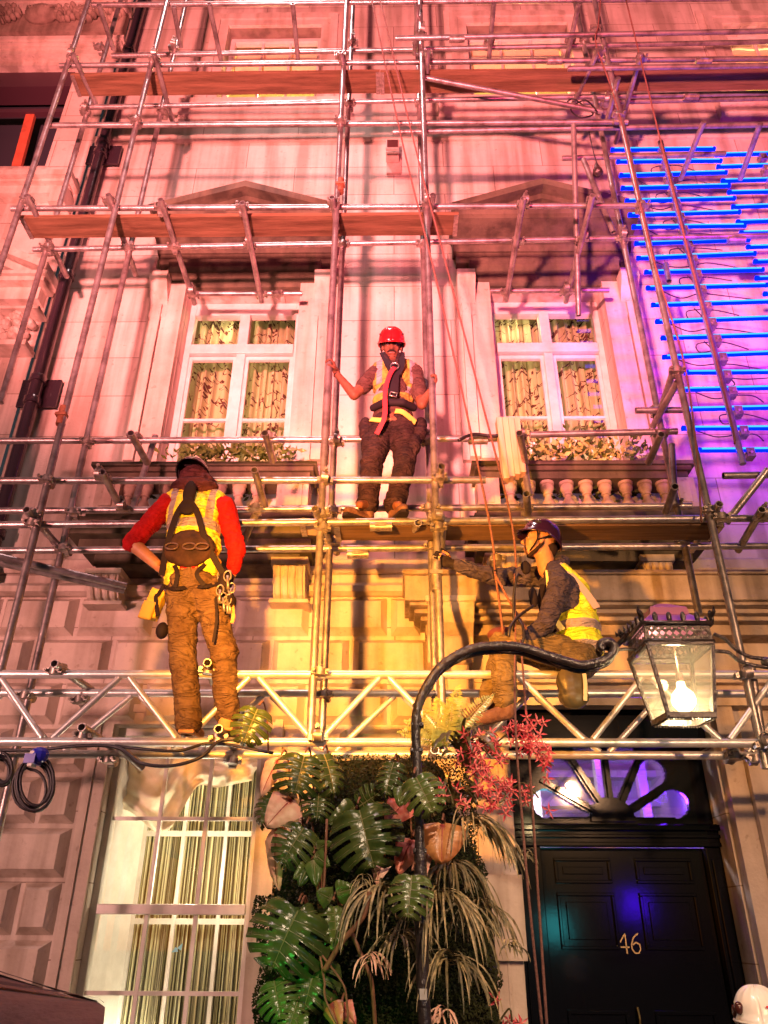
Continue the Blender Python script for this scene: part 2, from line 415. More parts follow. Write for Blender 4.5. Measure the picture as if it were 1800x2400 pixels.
# floral curtains
def curtain_mat(name, floral):
    m = bpy.data.materials.new(name); m.use_nodes = True; n = m.node_tree; N = n.nodes; L = n.links
    b = N['Principled BSDF']; b.inputs['Roughness'].default_value = .9
    tc = N.new('ShaderNodeTexCoord')
    base = (.50, .44, .26) if floral else (.75, .68, .42)
    if floral:
        g_ = N.new('ShaderNodeNewGeometry'); sx = N.new('ShaderNodeSeparateXYZ'); L.new(g_.outputs['Position'], sx.inputs[0])
        cx = N.new('ShaderNodeCombineXYZ'); L.new(sx.outputs['X'], cx.inputs[0]); L.new(sx.outputs['Z'], cx.inputs[1])
        nz = N.new('ShaderNodeTexNoise'); nz.inputs['Scale'].default_value = 9; nz.inputs['Detail'].default_value = 2; L.new(cx.outputs[0], nz.inputs['Vector'])
        ad = N.new('ShaderNodeMix'); ad.data_type = 'VECTOR'; ad.blend_type = 'MIX' if False else 'MIX'; ad.inputs[0].default_value = .10
        L.new(cx.outputs[0], ad.inputs[4]); L.new(nz.outputs['Color'], ad.inputs[5])
        # flower heads: clusters of voronoi blobs gated by a larger cell mask
        v1 = N.new('ShaderNodeTexVoronoi'); v1.inputs['Scale'].default_value = 24; L.new(ad.outputs[1], v1.inputs['Vector'])
        l1 = N.new('ShaderNodeMath'); l1.operation = 'LESS_THAN'; l1.inputs[1].default_value = .40; L.new(v1.outputs['Distance'], l1.inputs[0])
        v2 = N.new('ShaderNodeTexVoronoi'); v2.inputs['Scale'].default_value = 5.2; L.new(cx.outputs[0], v2.inputs['Vector'])
        l2 = N.new('ShaderNodeMath'); l2.operation = 'LESS_THAN'; l2.inputs[1].default_value = .44; L.new(v2.outputs['Distance'], l2.inputs[0])
        m1 = N.new('ShaderNodeMath'); m1.operation = 'MULTIPLY'; L.new(l1.outputs[0], m1.inputs[0]); L.new(l2.outputs[0], m1.inputs[1])
        # thin stems
        v3 = N.new('ShaderNodeTexVoronoi'); v3.feature = 'DISTANCE_TO_EDGE'; v3.inputs['Scale'].default_value = 8.5; L.new(ad.outputs[1], v3.inputs['Vector'])
        l3 = N.new('ShaderNodeMath'); l3.operation = 'LESS_THAN'; l3.inputs[1].default_value = .035; L.new(v3.outputs['Distance'], l3.inputs[0])
        n4 = N.new('ShaderNodeTexNoise'); n4.inputs['Scale'].default_value = 6; L.new(cx.outputs[0], n4.inputs['Vector'])
        l4 = N.new('ShaderNodeMath'); l4.operation = 'GREATER_THAN'; l4.inputs[1].default_value = .5; L.new(n4.outputs['Fac'], l4.inputs[0])
        m3 = N.new('ShaderNodeMath'); m3.operation = 'MULTIPLY'; L.new(l3.outputs[0], m3.inputs[0]); L.new(l4.outputs[0], m3.inputs[1])
        mxm = N.new('ShaderNodeMath'); mxm.operation = 'MAXIMUM'; L.new(m1.outputs[0], mxm.inputs[0]); L.new(m3.outputs[0], mxm.inputs[1])
        cm = N.new('ShaderNodeMix'); cm.data_type = 'RGBA'; L.new(mxm.outputs[0], cm.inputs[0])
        cm.inputs[6].default_value = (*base, 1); cm.inputs[7].default_value = (.10, .03, .02, 1); col = cm.outputs[2]
    else:
        g_ = N.new('ShaderNodeNewGeometry'); sx = N.new('ShaderNodeSeparateXYZ'); L.new(g_.outputs['Position'], sx.inputs[0])
        wv = N.new('ShaderNodeTexNoise'); wv.noise_dimensions = '1D'; wv.inputs['Scale'].default_value = 60; wv.inputs['Detail'].default_value = 3; L.new(sx.outputs['X'], wv.inputs['W'])
        cm = N.new('ShaderNodeValToRGB'); cm.color_ramp.elements[0].position = .47; cm.color_ramp.elements[1].position = .60
        cm.color_ramp.elements[0].color = (.05, .04, .02, 1); cm.color_ramp.elements[1].color = (*base, 1)
        L.new(wv.outputs['Fac'], cm.inputs[0]); col = cm.outputs[0]
    L.new(col, b.inputs['Base Color'])
    tl = N.new('ShaderNodeBsdfTranslucent'); L.new(col, tl.inputs[0])
    mx = N.new('ShaderNodeMixShader'); mx.inputs[0].default_value = .42
    L.new(b.outputs[0], mx.inputs[1]); L.new(tl.outputs[0], mx.inputs[2]); L.new(mx.outputs[0], N['Material Output'].inputs[0])
    return m
M['curtain'] = curtain_mat('floral_curtain', True); M['curtain2'] = curtain_mat('striped_curtain', False)
def curtain(name, x0, x1, z0, z1, d, m, label, seed, fold=.045, freq=11):
    def fn(u, v):
        x = x0 + (x1-x0)*u
        ph = freq*2*math.pi*u*(x1-x0)/1.2 + 1.5*noise.noise(Vector((u*3, v*.6, seed)))
        return (x + .012*math.sin(ph*1.3), d + fold*math.sin(ph) + .012*math.sin(ph*2.7+seed) + .02*noise.noise(Vector((u*6, v*1.2, seed+9))), z0+(z1-z0)*v)
    c = MB(); c.sheet(fn, int(180*(x1-x0)), 14)
    o = c.build(name, m, smooth=True); tag(o, label, 'curtain'); return o
def room(op, d0, col, lampw, lcol, deep=1.1, lz=.7):
    a, b, c, e = op; r = MB()
    x0, x1, z0, z1 = a-.35, b+.35, c-.1, e+.7; y0 = WD+.345; y1 = d0+deep
    r.add([(x0,y0,z0),(x1,y0,z0),(x1,y0,z1),(x0,y0,z1),(x0,y1,z0),(x1,y1,z0),(x1,y1,z1),(x0,y1,z1)], [(0,4,5,1),(1,5,6,2),(2,6,7,3),(3,7,4,0),(4,7,6,5)])
    r.build('room', col, house)
for op, nm, sd in ((winA, 'left', 1), (winB, 'right', 5)):
    room(op, WD+.5, M['room'], 0, None)
    a, b, c, e = op; xm = (a+b)/2
    side = 'left' if nm == 'left' else 'right'
    curtain('curtain', a-.04, xm-.02, c, e+.40, WD+.50, M['curtain'], f'left cream floral curtain behind the upper {side} casement window', sd)
    curtain('curtain', xm+.0, b+.04, c, e+.40, WD+.50, M['curtain'], f'right cream floral curtain behind the upper {side} casement window', sd+2)
    # interior lamp throws light on and through the fabric
    W = 20
    lamp('room_light', 'AREA', (xm, WD+1.3, (c+e)/2), (xm, WD+.5, (c+e)/2), (1, .78, .38), W, .9)
    lamp('room_light', 'POINT', (xm-.3, WD+.33, e-.12), None, (1, .80, .42), 6, .05)
    lamp('room_light', 'POINT', (xm+.35, WD+.33, c+.25), None, (1, .80, .42), 3.5, .05)
# second-floor sash windows
def sash_top(op, k):
    a, b, c, e = op; s = MB()
    for i, (o1, pr) in enumerate(((.30, .04), (.22, .07), (.12, .045))):
        o2 = (.22, .12, .002)[i]
        s.box((a-o1, WD-pr, c), (a-o2, WD+.001, e+o1)); s.box((b+o2, WD-pr, c), (b+o1, WD+.001, e+o1))
        s.box((a-o2, WD-pr, e+o2), (b+o2, WD+.001, e+o1))
    mould(s, a-.42, b+.42, [(.06, c-.30), (.10, c-.26), (.10, c-.16), (.16, c-.12), (.16, c-.03), (.12, c)])
    s.build('window_surround', M['stone2'], house)
    d = WD+.14; f = MB(); t = .06
    f.box((a, d, c), (a+t, d+.08, e)); f.box((b-t, d, c), (b, d+.08, e)); f.box((a+t, d, e-.06), (b-t, d+.08, e)); f.box((a+t, d, c), (b-t, d+.08, c+.08))
    zm = c+(e-c)*.5; f.box((a+t, d-.02, zm-.03), (b-t, d+.08, zm+.03))
    wo = f.build('window', M['white'], house)
    s2 = MB()
    for q in (1/3, 2/3):
        x = a+t+(b-a-2*t)*q; s2.box((x-.014, d+.02, c+.08), (x+.014, d+.05, zm-.03)); s2.box((x-.014, d+.02, zm+.03), (x+.014, d+.05, e-.06))
    for zq in ((c+zm)/2, (zm+e)/2): s2.box((a+t, d+.022, zq-.013), (b-t, d+.048, zq+.013))
    s2.build('glazing_bar', M['white'], wo)
    gl = MB(); gl.box((a+t, d+.035, c+.08), (b-t, d+.039, e-.06)); gl.build('pane', M['glass'], wo)
    room(op, WD+.5, M['room'], 0, None, .8)
    bl = MB(); zb = zm+(e-zm)*.25
    bl.sheet(lambda u, v: (a+.04+(b-a-.08)*u, WD+.30+.03*math.sin(v*9)+.008*math.sin(u*20), zb + .02*abs(math.sin(u*math.pi*7))*(1-v) + (e-.02-zb)*v), 60, 12)
    o = bl.build('window_blind', M['blind'], smooth=True); tag(o, k, 'blind')
    lamp('room_light', 'POINT', ((a+b)/2, WD+.62, e-.5), None, (1, .72, .25), 60, .1)
    lamp('room_light', 'POINT', ((a+b)/2, WD+.24, c+.1), None, (1, .66, .20), 26, .04)
M['blind'] = mat('ivory_blind', (.85, .66, .38), .8)
sash_top(topA, 'lit ivory blind in the top left sash window'); sash_top(topB, 'lit ivory blind in the top middle sash window'); sash_top(topC, 'lit ivory blind in the top window at the right edge')
# ground-floor window
a, b, c, e = gwin
s = MB()
for o1, o2, pr in ((.15, .09, .05), (.09, .002, .03)):
    s.box((a-o1, WD-pr, 0.3), (a-o2, WD+.001, e+o1)); s.box((b+o2, WD-pr, 0.3), (b+o1, WD+.001, e+o1)); s.box((a-o2, WD-pr, e+o2), (b+o2, WD+.001, e+o1))
s.build('window_surround', M['stone2'], house)
d = WD+.10; f = MB(); t = .05
zr = UZ(2133, WD+.1)
f.box((a, d, c), (a+t, d+.1, e)); f.box((b-t, d, c), (b, d+.1, e)); f.box((a+t, d, e-.06), (b-t, d+.1, e)); f.box((a+t, d-.015, zr-.035), (b-t, d+.1, zr+.03))
wo = f.build('window', M['white'], house, bevel=.005)
s2 = MB(); W = b-a-2*t
for q in (.335, .665):
    x = a+t+W*q; s2.box((x-.013, d+.02, c), (x+.013, d+.055, zr-.035)); s2.box((x-.013, d+.02, zr+.03), (x+.013, d+.055, e-.06))
for py in (1920, 2332): zq = UZ(py, WD+.12); s2.box((a+t, d+.022, zq-.013), (b-t, d+.053, zq+.013))
zq = UZ(2333, WD+.12) - .42; s2.box((a+t, d+.022, zq-.013), (b-t, d+.053, zq+.013))
s2.build('glazing_bar', M['white'], wo)
gl = MB(); gl.box((a+t, d+.038, c), (b-t, d+.041, e-.06)); gl.build('pane', M['glass'], wo)
# deep lit reveal and inner secondary glazing
rv = MB(); y0 = WD+.345; y1 = WD+.62
rv.add([(a,WD+.2,c),(b,WD+.2,c),(b,WD+.2,e),(a,WD+.2,e),(a+.14,y1,c),(b-.02,y1,c),(b-.02,y1,e),(a+.14,y1,e)], [(0,4,7,3),(1,2,6,5),(3,7,6,2)])
rv.build('window_reveal', M['white'], house)
inn = MB(); d2 = y1
for x in (a+.14, a+.14+W*.30, a+.14+W*.62, b-.07): inn.box((x, d2, c), (x+.028, d2+.03, e))
for py in (1955, 2128, 2162): zq = UZ(py, d2); inn.box((a+.14, d2+.002, zq-.02), (b-.04, d2+.032, zq+.02))
inn.build('inner_window', M['white'], house)
room((a, b, c, e), WD+.5, M['room'], 0, None, .9)
xm = (a+b)/2
curtain('curtain', a+.12, b, c, e, y1+.12, M['curtain2'], 'striped olive and cream curtain behind the ground floor window', 3, .02, 22)
lamp('room_light', 'POINT', (a+.2, WD+.50, .7), None, (1, .88, .62), 36, .05)
lamp('room_light', 'POINT', (a+.4, WD+.45, e-.06), None, (1, .84, .52), 26, .05)
lamp('room_light', 'AREA', (xm, WD+1.3, 2.0), (xm, WD+.5, 2.0), (1, .85, .45), 9, .8)

lamp('room_light', 'POINT', (xm+.1, WD+.235, zr+.25), None, (1, .86, .6), 20, .04)  # added lamp between pane and cloth, only to brighten the cloth
# ---------------------------------------------------------------- balconies with balusters
def balcony(xl, xr, nb, label, pyc, px_b, ends, pyb):
    dfr = 5.50
    t = thing('balcony', label, 'balcony', ((xl+xr)/2, 5.7, UZ(1235, dfr)), 'stone window balconies')
    zt = UZ(pyc, dfr); zf = UZ(pyb, dfr); zb = UZ(1238, dfr)
    m = MB()                                   # coping rail with moulded edge
    for p, a_, b_ in ((0, zt-.035, zt), (.03, zt-.075, zt-.035), (.06, zt-.14, zt-.075)):
        m.box((xl+p, dfr+p, a_), (xr-p, WD-.13, b_))
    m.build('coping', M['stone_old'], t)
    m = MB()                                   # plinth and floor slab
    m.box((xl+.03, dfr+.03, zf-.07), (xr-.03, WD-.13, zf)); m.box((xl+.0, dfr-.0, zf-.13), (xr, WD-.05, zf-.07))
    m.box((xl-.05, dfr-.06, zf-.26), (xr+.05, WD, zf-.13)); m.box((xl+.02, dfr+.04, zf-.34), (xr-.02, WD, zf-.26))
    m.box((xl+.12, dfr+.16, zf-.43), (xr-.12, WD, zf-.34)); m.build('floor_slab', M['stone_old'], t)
    for a_, b_ in ends:
        m = MB(); m.box((a_, dfr+.05, zf), (b_, dfr+.27, zt-.14)); m.box((a_+.05, dfr+.038, zf+.05), (b_-.05, dfr+.05, zt-.19)); m.build('pedestal', M['stone2'], t)
    h = zt-.14-zf
    prof = [(.075,0),(.075,.05),(.05,.055),(.055,.08),(.078,.15),(.083,.22),(.07,.30),(.045,.42),(.035,.50),(.034,.56),(.05,.58),(.05,.62),(.038,.63),(.05,.68),(.066,.76),(.07,.84),(.058,.90),(.075,.92),(.075,1.0)]
    for px in px_b:
        x = UX(px, 1150, dfr+.14); b_ = MB()
        b_.lathe((x, dfr+.14, zf), [(r*.82, q*h) for r, q in prof], 16); b_.build('baluster', M['sooty'], t, smooth='auto')
    return zt, zf, t
xl, xr = UX(212, 1095, 5.5), UX(742, 1095, 5.5)
zt1, zf1, balA = balcony(xl, xr, 0, 'stone balcony with balusters under the left floral window', 1080, (303, 342, 388, 430, 472, 515, 560, 603), [(UX(648, 1160, 5.55), UX(722, 1160, 5.55)), (UX(222, 1160, 5.55), UX(278, 1160, 5.55))], 1190)
xl2, xr2 = UX(1106, 1090, 5.5), UX(1632, 1090, 5.5)
zt2, zf2, balB = balcony(xl2, xr2, 0, 'stone balcony with balusters under the right floral window', 1080, (1196, 1240, 1283, 1329, 1374, 1419, 1468, 1513, 1556), [(UX(1120, 1160, 5.55), UX(1172, 1160, 5.55)), (UX(1578, 1160, 5.55), UX(1634, 1160, 5.55))], 1184)
# carved brackets carrying the balconies
def bracket(px0, px1, py0, py1, parent, d=5.62):
    x0, x1 = UX(px0, py0, d), UX(px1, py0, d); z1 = UZ(py0, d); z0 = UZ(py1, d); m = MB()
    H = z1 - z0
    m.box((x0, d, z1-.12*H*1.6), (x1, WD, z1)); W = x1-x0
    m.prism([(d+.02, z1-.2*H), (WD, z1-.2*H), (WD, z0), (d+.16, z0), (d+.10, z0+.1*H), (d+.03, z0+.45*H)], x0+.02, x1-.02, 'X')
    for i in range(4):
        xx = x0+.03+(W-.06)*(i+.5)/4
        m.tube([(xx, d+.025, z1-.22*H), (xx, d+.022, z0+.48*H), (xx, d+.09, z0+.12*H), (xx, d+.14, z0+.03*H)], W*.085, 8)
    m.box((x0-.01, d+.10, z0-.03), (x1+.01, WD, z0+.0))
    m.build('bracket', M['stone2'], parent, smooth=False)
bracket(636, 722, 1305, 1392, balA); bracket(200, 285, 1330, 1396, balA)
bracket(1136, 1290, 1296, 1328, balB, 5.55); bracket(1500, 1580, 1300, 1380, balB)
# apron mouldings below the balcony level
m = MB(); z = UZ(1300, WD)
mould(m, UX(285, 1300, WD), UX(640, 1300, WD), [(.10, z-.02), (.14, z+.0), (.14, z+.07), (.10, z+.1)])
m.build('apron_moulding', M['stone2'], house)
# ---------------------------------------------------------------- door hood, pilasters, fanlight, door
hd = MB(); X0 = UX(944, 1345, 5.45); XR = 6.2
zt = UZ(1336, 5.45); 
for (dx, pr, za, zb_) in ((0, .51, zt-.035, zt), (.015, .48, zt-.24, zt-.035), (.05, .44, zt-.265, zt-.24), (.09, .36, zt-.30, zt-.265), (.14, .29, zt-.335, zt-.30), (.18, .20, zt-.42, zt-.335)):
    hd.box((X0+dx, WD-pr, za), (XR, WD+.001, zb_))
hd.build('door_hood', M['sooty'], house, bevel=.008)
cn = MB(); d = 5.50; x0, x1 = UX(1003, 1420, d), UX(1112, 1420, d)
zc1 = UZ(1400, d); zc0 = UZ(1462, d)
cn.prism([(d-.02, zc1), (WD, zc1), (WD, zc0-.25), (d+.26, zc0-.22), (d+.17, zc0-.04), (d+.05, zc0+.03), (d-.02, zc0+.12), (d-.04, zc1-.06)], x0, x1, 'X')
cn.box((x0-.02, d-.05, zc1-.05), (x1+.02, WD, zc1+.001))
cn.build('console', M['stone2'], house, bevel=.012)
pl = MB(); zt_ = zc0 - .02
a_, b_ = UX(1122, 2000, WD-.16), UX(1200, 2000, WD-.16)
pl.box((UX(1045, 1480, WD-.15), WD-.15, .12), (a_ + .0, WD, zt_-.1))
pl.box((a_+.001, WD-.19, .12), (door[0]-.03, WD, UZ(1600, WD)))
for q in (.33, .62): pl.box((a_+(door[0]-.03-a_)*q-.01, WD-.197, .4), (a_+(door[0]-.03-a_)*q+.01, WD-.19, UZ(1650, WD)))
pl.box((a_-.06, WD-.26, UZ(2050, WD-.2)-.5), (door[0]-.01, WD-.19, UZ(2050, WD-.2)))
pr0 = door[1]+.02
pl.box((pr0, WD-.10, .12), (pr0+.14, WD, UZ(1650, WD))); pl.box((pr0+.14, WD-.16, .12), (pr0+.4, WD, UZ(1700, WD)))
pl.build('pilaster', M['stone2'], house, bevel=.015)
# lintel bands over the doorway
ln = MB()
ln.box((UX(1110, 1600, WD-.1), WD-.13, UZ(1652, WD-.13)), (XR, WD, UZ(1592, WD-.13)))
ln.box((UX(1110, 1600, WD-.1), WD-.205, UZ(1600, WD-.19)), (XR, WD-.0, UZ(1585, WD-.19)))
ln.build('lintel', M['stone2'], house)
# entrance recess
DD = WD + .30
dx0, dx1, dz0, dz1 = door
pan = MB()
zt = UZ(1932, DD); zb_ = UZ(1985, DD)
fx = UX(1434, 1925, DD); fr = (UX(1625, 1925, DD)-UX(1245, 1925, DD))/2
# spandrel panel with fan-shaped openings: built as a grid of cells outside the petals
NP = 6
def in_petal(x, z):
    dx, dz = x-fx, z-(zt+.02)
    if dz < .0: return False
    r = math.hypot(dx, dz); an = math.degrees(math.atan2(dz, dx))
    for k in range(NP):
        ac = 15 + 30*k; dd = abs(an-ac)
        w_ = r*math.sin(rad(min(dd, 89))) if dd < 60 else 9
        halfw = r*math.tan(rad(15)) - .032
        rl = r*math.cos(rad(dd)) if dd < 60 else 9
        rc = fr - fr*.17; hw = rc*math.tan(rad(15))-.032
        if dd < 15 and r > fr*.29 and rl < rc and w_ < halfw: return True
        cx, cz = rc*math.cos(rad(ac)), rc*math.sin(rad(ac))
        if math.hypot(dx-cx, dz-cz) < hw: return True
    return False
N1 = 150; x0g, x1g = fx-fr*1.08, fx+fr*1.08; z0g = zt; z1g = zt+fr*1.12; cs = (x1g-x0g)/N1; nz = int((z1g-z0g)/cs)
msk = [[not in_petal(x0g+(i+.5)*cs, z0g+(j+.5)*cs) for i in range(N1)] for j in range(nz)]
idx = {}
def vid(i, j, k):
    key = (i, j, k)
    if key not in idx: idx[key] = len(pan.v); pan.v.append((x0g+i*cs, DD-.03 if k == 0 else DD+.02, z0g+j*cs))
    return idx[key]
for j in range(nz):
    for i in range(N1):
        if not msk[j][i]: continue
        pan.f.append((vid(i,j,0), vid(i+1,j,0), vid(i+1,j+1,0), vid(i,j+1,0)))
        for di, dj, e0, e1 in ((-1,0,(0,0),(0,1)), (1,0,(1,1),(1,0)), (0,-1,(1,0),(0,0)), (0,1,(0,1),(1,1))):
            ii, jj = i+di, j+dj
            if 0 <= ii < N1 and 0 <= jj < nz and not msk[jj][ii]:
                pan.f.append((vid(i+e0[0],j+e0[1],0), vid(i+e1[0],j+e1[1],0), vid(i+e1[0],j+e1[1],1), vid(i+e0[0],j+e0[1],1)))
z1r = z0g+nz*cs
pan.box((dx0, DD-.03, zt), (x0g, DD+.02, dz1+.1)); pan.box((x1g, DD-.03, zt), (dx1, DD+.02, dz1+.1)); pan.box((x0g, DD-.03, z1r), (x1g, DD+.02, dz1+.1))
fanl = pan.build('fanlight', M['black'], house)
hb = MB(); prof = [(fx+fr*.27*math.cos(rad(a2)), zt+fr*.27*math.sin(rad(a2))+.02) for a2 in range(0, 181, 12)]
hb.prism(prof, DD-.06, DD-.031, 'Y'); hb.build('fan_hub', M['black'], fanl)
rb = MB()
for k in range(NP-1):
    an = rad(30+30*k); c_ = math.cos(an); s_ = math.sin(an)
    rb.bar((fx+fr*.27*c_, DD-.045, zt+.02+fr*.27*s_), (fx+fr*.98*c_, DD-.045, zt+.02+fr*.98*s_), .03, .03, (0, 1, 0))
rb.build('fan_bar', M['black'], fanl)
gl = MB(); gl.box((x0g, DD+.012, zt+.02), (x1g, DD+.016, z1r)); gl.build('pane', glass_mat('fan_glass', (1, 1, 1), .28), fanl)
# hall behind the fanlight: back wall, cornice, lit by a violet lamp and a bare bulb
hl = MB(); hl.add([(dx0,DD+.05,.1),(dx1,DD+.05,.1),(dx1,DD+.05,dz1),(dx0,DD+.05,dz1),(dx0,DD+1.3,.1),(dx1,DD+1.3,.1),(dx1,DD+1.3,dz1),(dx0,DD+1.3,dz1)], [(0,4,5,1),(1,5,6,2),(2,6,7,3),(3,7,4,0),(4,7,6,5)])
for q in (.3, .55, .8): hl.box((dx0, DD+1.1, dz1-q), (dx1, DD+1.29, dz1-q+.06))
for q in (-.5, .05, .4): hl.box((fx+q, DD+.5, zt), (fx+q+.07, DD+.6, dz1))
hl.build('hall', mat('hall_plaster', (.30, .25, .32), .5), house)
lamp('hall_light', 'POINT', (fx+.5, DD+.30, zt+.25), None, (.16, .02, 1), 26, .06)
lamp('hall_light', 'POINT', (fx+.1, DD+.35, zt+.7), None, (.50, .04, .8), 20, .06)
lamp('hall_light', 'POINT', (fx-.62, DD+.30, zt+.16), None, (1, .9, .95), 34, .05)
# transom, jambs, door leaf
tr = MB(); 
tr.box((dx0, DD-.10, zb_), (dx1, DD-.031, zt)); tr.box((dx0-.02, DD-.14, zt-.05), (dx1+.02, DD-.101, zt-.01)); tr.box((dx0, DD-.125, zt-.10), (dx1, DD-.101, zt-.075)); tr.box((dx0, DD-.115, zb_), (dx1, DD-.101, zb_+.03))
tr.box((dx0, DD-.2, dz1-.30), (dx1, DD-.031, dz1-.01))
xa, xb_ = UX(1268, 2050, DD), UX(1655, 2050, DD)
for p, q in ((dx0, xa), (xb_, dx1)):
    tr.box((p, DD-.08, .12), (q, DD+.02, zb_)); tr.box((p+(q-p)*.25, DD-.10, .3), (p+(q-p)*.75, DD-.081, zb_-.08))
tr.build('door_frame', M['black'], house, bevel=.006)
lf = MB(); dd = DD+.0
lf.box((xa, dd, .12), (xb_, dd+.05, zb_)); W = xb_-xa; xm = (xa+xb_)/2
def panel(xl_, xr_, z0, z1):
    for (x0_, x1_, z0_, z1_) in ((xl_, xr_, z1-.022, z1), (xl_, xr_, z0, z0+.022), (xl_, xl_+.022, z0+.022, z1-.022), (xr_-.022, xr_, z0+.022, z1-.022)):
        lf.box((x0_, dd-.022, z0_), (x1_, dd-.001, z1_))
    lf.box((xl_+.06, dd-.012, z0+.06), (xr_-.06, dd-.001, z1-.06))
for z0, z1 in ((zb_-.66, zb_-.30), (zb_-.24, zb_-.07), (.35, zb_-1.02)): panel(xa+.10, xm-.09, z0, z1); panel(xm+.09, xb_-.10, z0, z1)
dl = lf.build('door', M['black'], house, bevel=.005)
kn = MB(); kn.tube([(xm-.03, dd-.03, zb_-1.0), (xm-.03, dd-.055, zb_-1.06), (xm-.03, dd-.03, zb_-1.12)], .008, 8); kn.build('knocker', mat('brass', (.75, .6, .25), .25, 1), dl)
nbm = MB(); nx = UX(1457, 2215, dd); nz = UZ(2232, dd); hh = .125; yy = dd-.008
for p_, q_ in (((nx+.03, nz), (nx+.03, nz+hh)), ((nx+.03, nz+hh), (nx-.035, nz+.042)), ((nx-.037, nz+.04), (nx+.052, nz+.04))):
    nbm.bar((p_[0], yy, p_[1]), (q_[0], yy-.0003*(p_[1] > nz+.05), q_[1]), .009, .006, (0, 1, 0))
c6 = nx+.098; s6 = [(c6+.024, nz+hh), (c6-.012, nz+hh*.8), (c6-.03, nz+hh*.45), (c6-.03, nz+.03), (c6-.012, nz+.004), (c6+.014, nz+.004), (c6+.03, nz+.03), (c6+.026, nz+.058), (c6+.004, nz+.07), (c6-.022, nz+.055)]
for k in range(len(s6)-1): nbm.bar((s6[k][0], yy-.0002*(k%2), s6[k][1]), (s6[k+1][0], yy-.0002*(k%2), s6[k+1][1]), .009, .006, (0, 1, 0))
nbm.build('door_number', mat('number_brass', (.30, .22, .11), .45, 1), dl)
# door step
st = MB(); st.box((dx0-.2, 5.5, .12), (dx1+.2, WD+.34, .16)); st.build('door_step', M['stone2'], house)
# ---------------------------------------------------------------- neighbouring building at the left
nb = thing('neighbour_building', 'darker townhouse at the left edge with carved frieze and unlit window', 'building', (XB-2, WD, 0))
nh = (UX(-420, 280, WD), UX(146, 280, WD), UZ(396, WD, 100), UZ(160, WD, 150))
m = MB(); wall_holes(m, -9, XB-.004, 0, 14, [nh], WD-.04, .4); m.build('wall', M['stone'], nb)
rm2 = MB(); rm2.box((nh[0]-.1, WD+.37, nh[2]-.1), (nh[1]+.1, WD+.4, nh[3]+.1)); rm2.build('dark_interior', M['dark_room'], nb)
m = MB(); 
m.box((nh[0], WD+.05, (nh[2]*.42+nh[3]*.58)), (nh[1], WD+.12, (nh[2]*.42+nh[3]*.58)+.07)); 
m.box((nh[0], WD+.05, nh[3]-.3), (nh[1], WD+.3, nh[3])); m.build('window_frame', mat('dark_paint', (.05, .02, .03), .5), nb)
m = MB(); p0 = U(40, 392, WD+.1); p1 = U(75, 262, WD+.1); m.bar(p0, p1, .11, .05, (0, 1, 0)); m.build('window_sash', mat('red_painted_timber', (.55, .12, .06), .5, col2=(.35, .08, .04), scale=8), nb)
def nmould(name, px_r, prof_py, d=WD-.04):
    mm = MB(); xr_ = UX(px_r, prof_py[0][1], d)
    for pr, pt, pb in prof_py:
        pass
m = MB(); f2 = WD-.04
def nb_box(mm, pxr, pt, pb, pr):
    mm.box((-9, f2-pr, UZ(pb, f2-pr, 100)), (UX(pxr, pt, f2-pr), f2+.001, UZ(pt, f2-pr, 100)))
nb_box(m, 290, 84, 91, .19); nb_box(m, 286, 93, 100, .165); nb_box(m, 280, 103, 111, .13); nb_box(m, 274, 114, 127, .10); nb_box(m, 262, 129, 136, .05)
nb_box(m, 300, -60, 2, .17)
nb_box(m, 168, 397, 408, .26); nb_box(m, 160, 410, 424, .2); nb_box(m, 150, 426, 452, .14)
m.build('cornice', M['stone2'], nb)
m = MB()
for i in range(26): 
    x = UX(-80, 12, f2-.35) + i*.115
    if x < UX(285, 12, f2-.35): m.box((x, f2-.155, UZ(20, f2-.155, 120)), (x+.06, f2-.02, UZ(9, f2-.155, 120)))
m.box((-9, f2-.15, UZ(9, f2-.155, 120)-.002), (UX(290, 12, f2-.155), f2, UZ(3, f2-.155, 120))); m.build('dentils', M['stone2'], nb)
fz = MB(); rs = random.Random(9)          # carved frieze: shell, swags and scroll leaves in relief
zc = UZ(57, f2, 120)
fz.box((-9, f2-.09, UZ(90, f2, 120)), (UX(300, 60, f2), f2-.001, UZ(24, f2, 120)))
cx = UX(105, 60, f2)
for k in range(-3, 4): fz.tube([(cx+.0, f2-.13, zc-.16), (cx+k*.045, f2-.22, zc+.02), (cx+k*.06, f2-.15, zc+.15)], .022, 6)
fz.ball((cx, f2-.12, zc), (.23, .12, .18))
for cxx in (UX(28, 60, f2), UX(165, 60, f2), UX(215, 60, f2), UX(262, 60, f2)):
    for k in range(16):
        an = k*.62; r_ = .03+.010*k
        fz.ball((cxx+r_*math.cos(an), f2-.12-.04*rs.random(), zc+r_*math.sin(an)*1.1), (.042, .055, .036), 8, 5)
    for k in range(7):
        an = rs.uniform(0, 6.28); fz.ball((cxx+.14*math.cos(an), f2-.12, zc+.12*math.sin(an)), (.10*rs.uniform(.6, 1), .07, .035), 8, 5, Matrix.Rotation(an, 3, 'Y'))
fz.build('carved_frieze', stone_mat('carved_relief', (.34, .26, .20), (.16, .11, .08), None, .5), nb, smooth='auto')
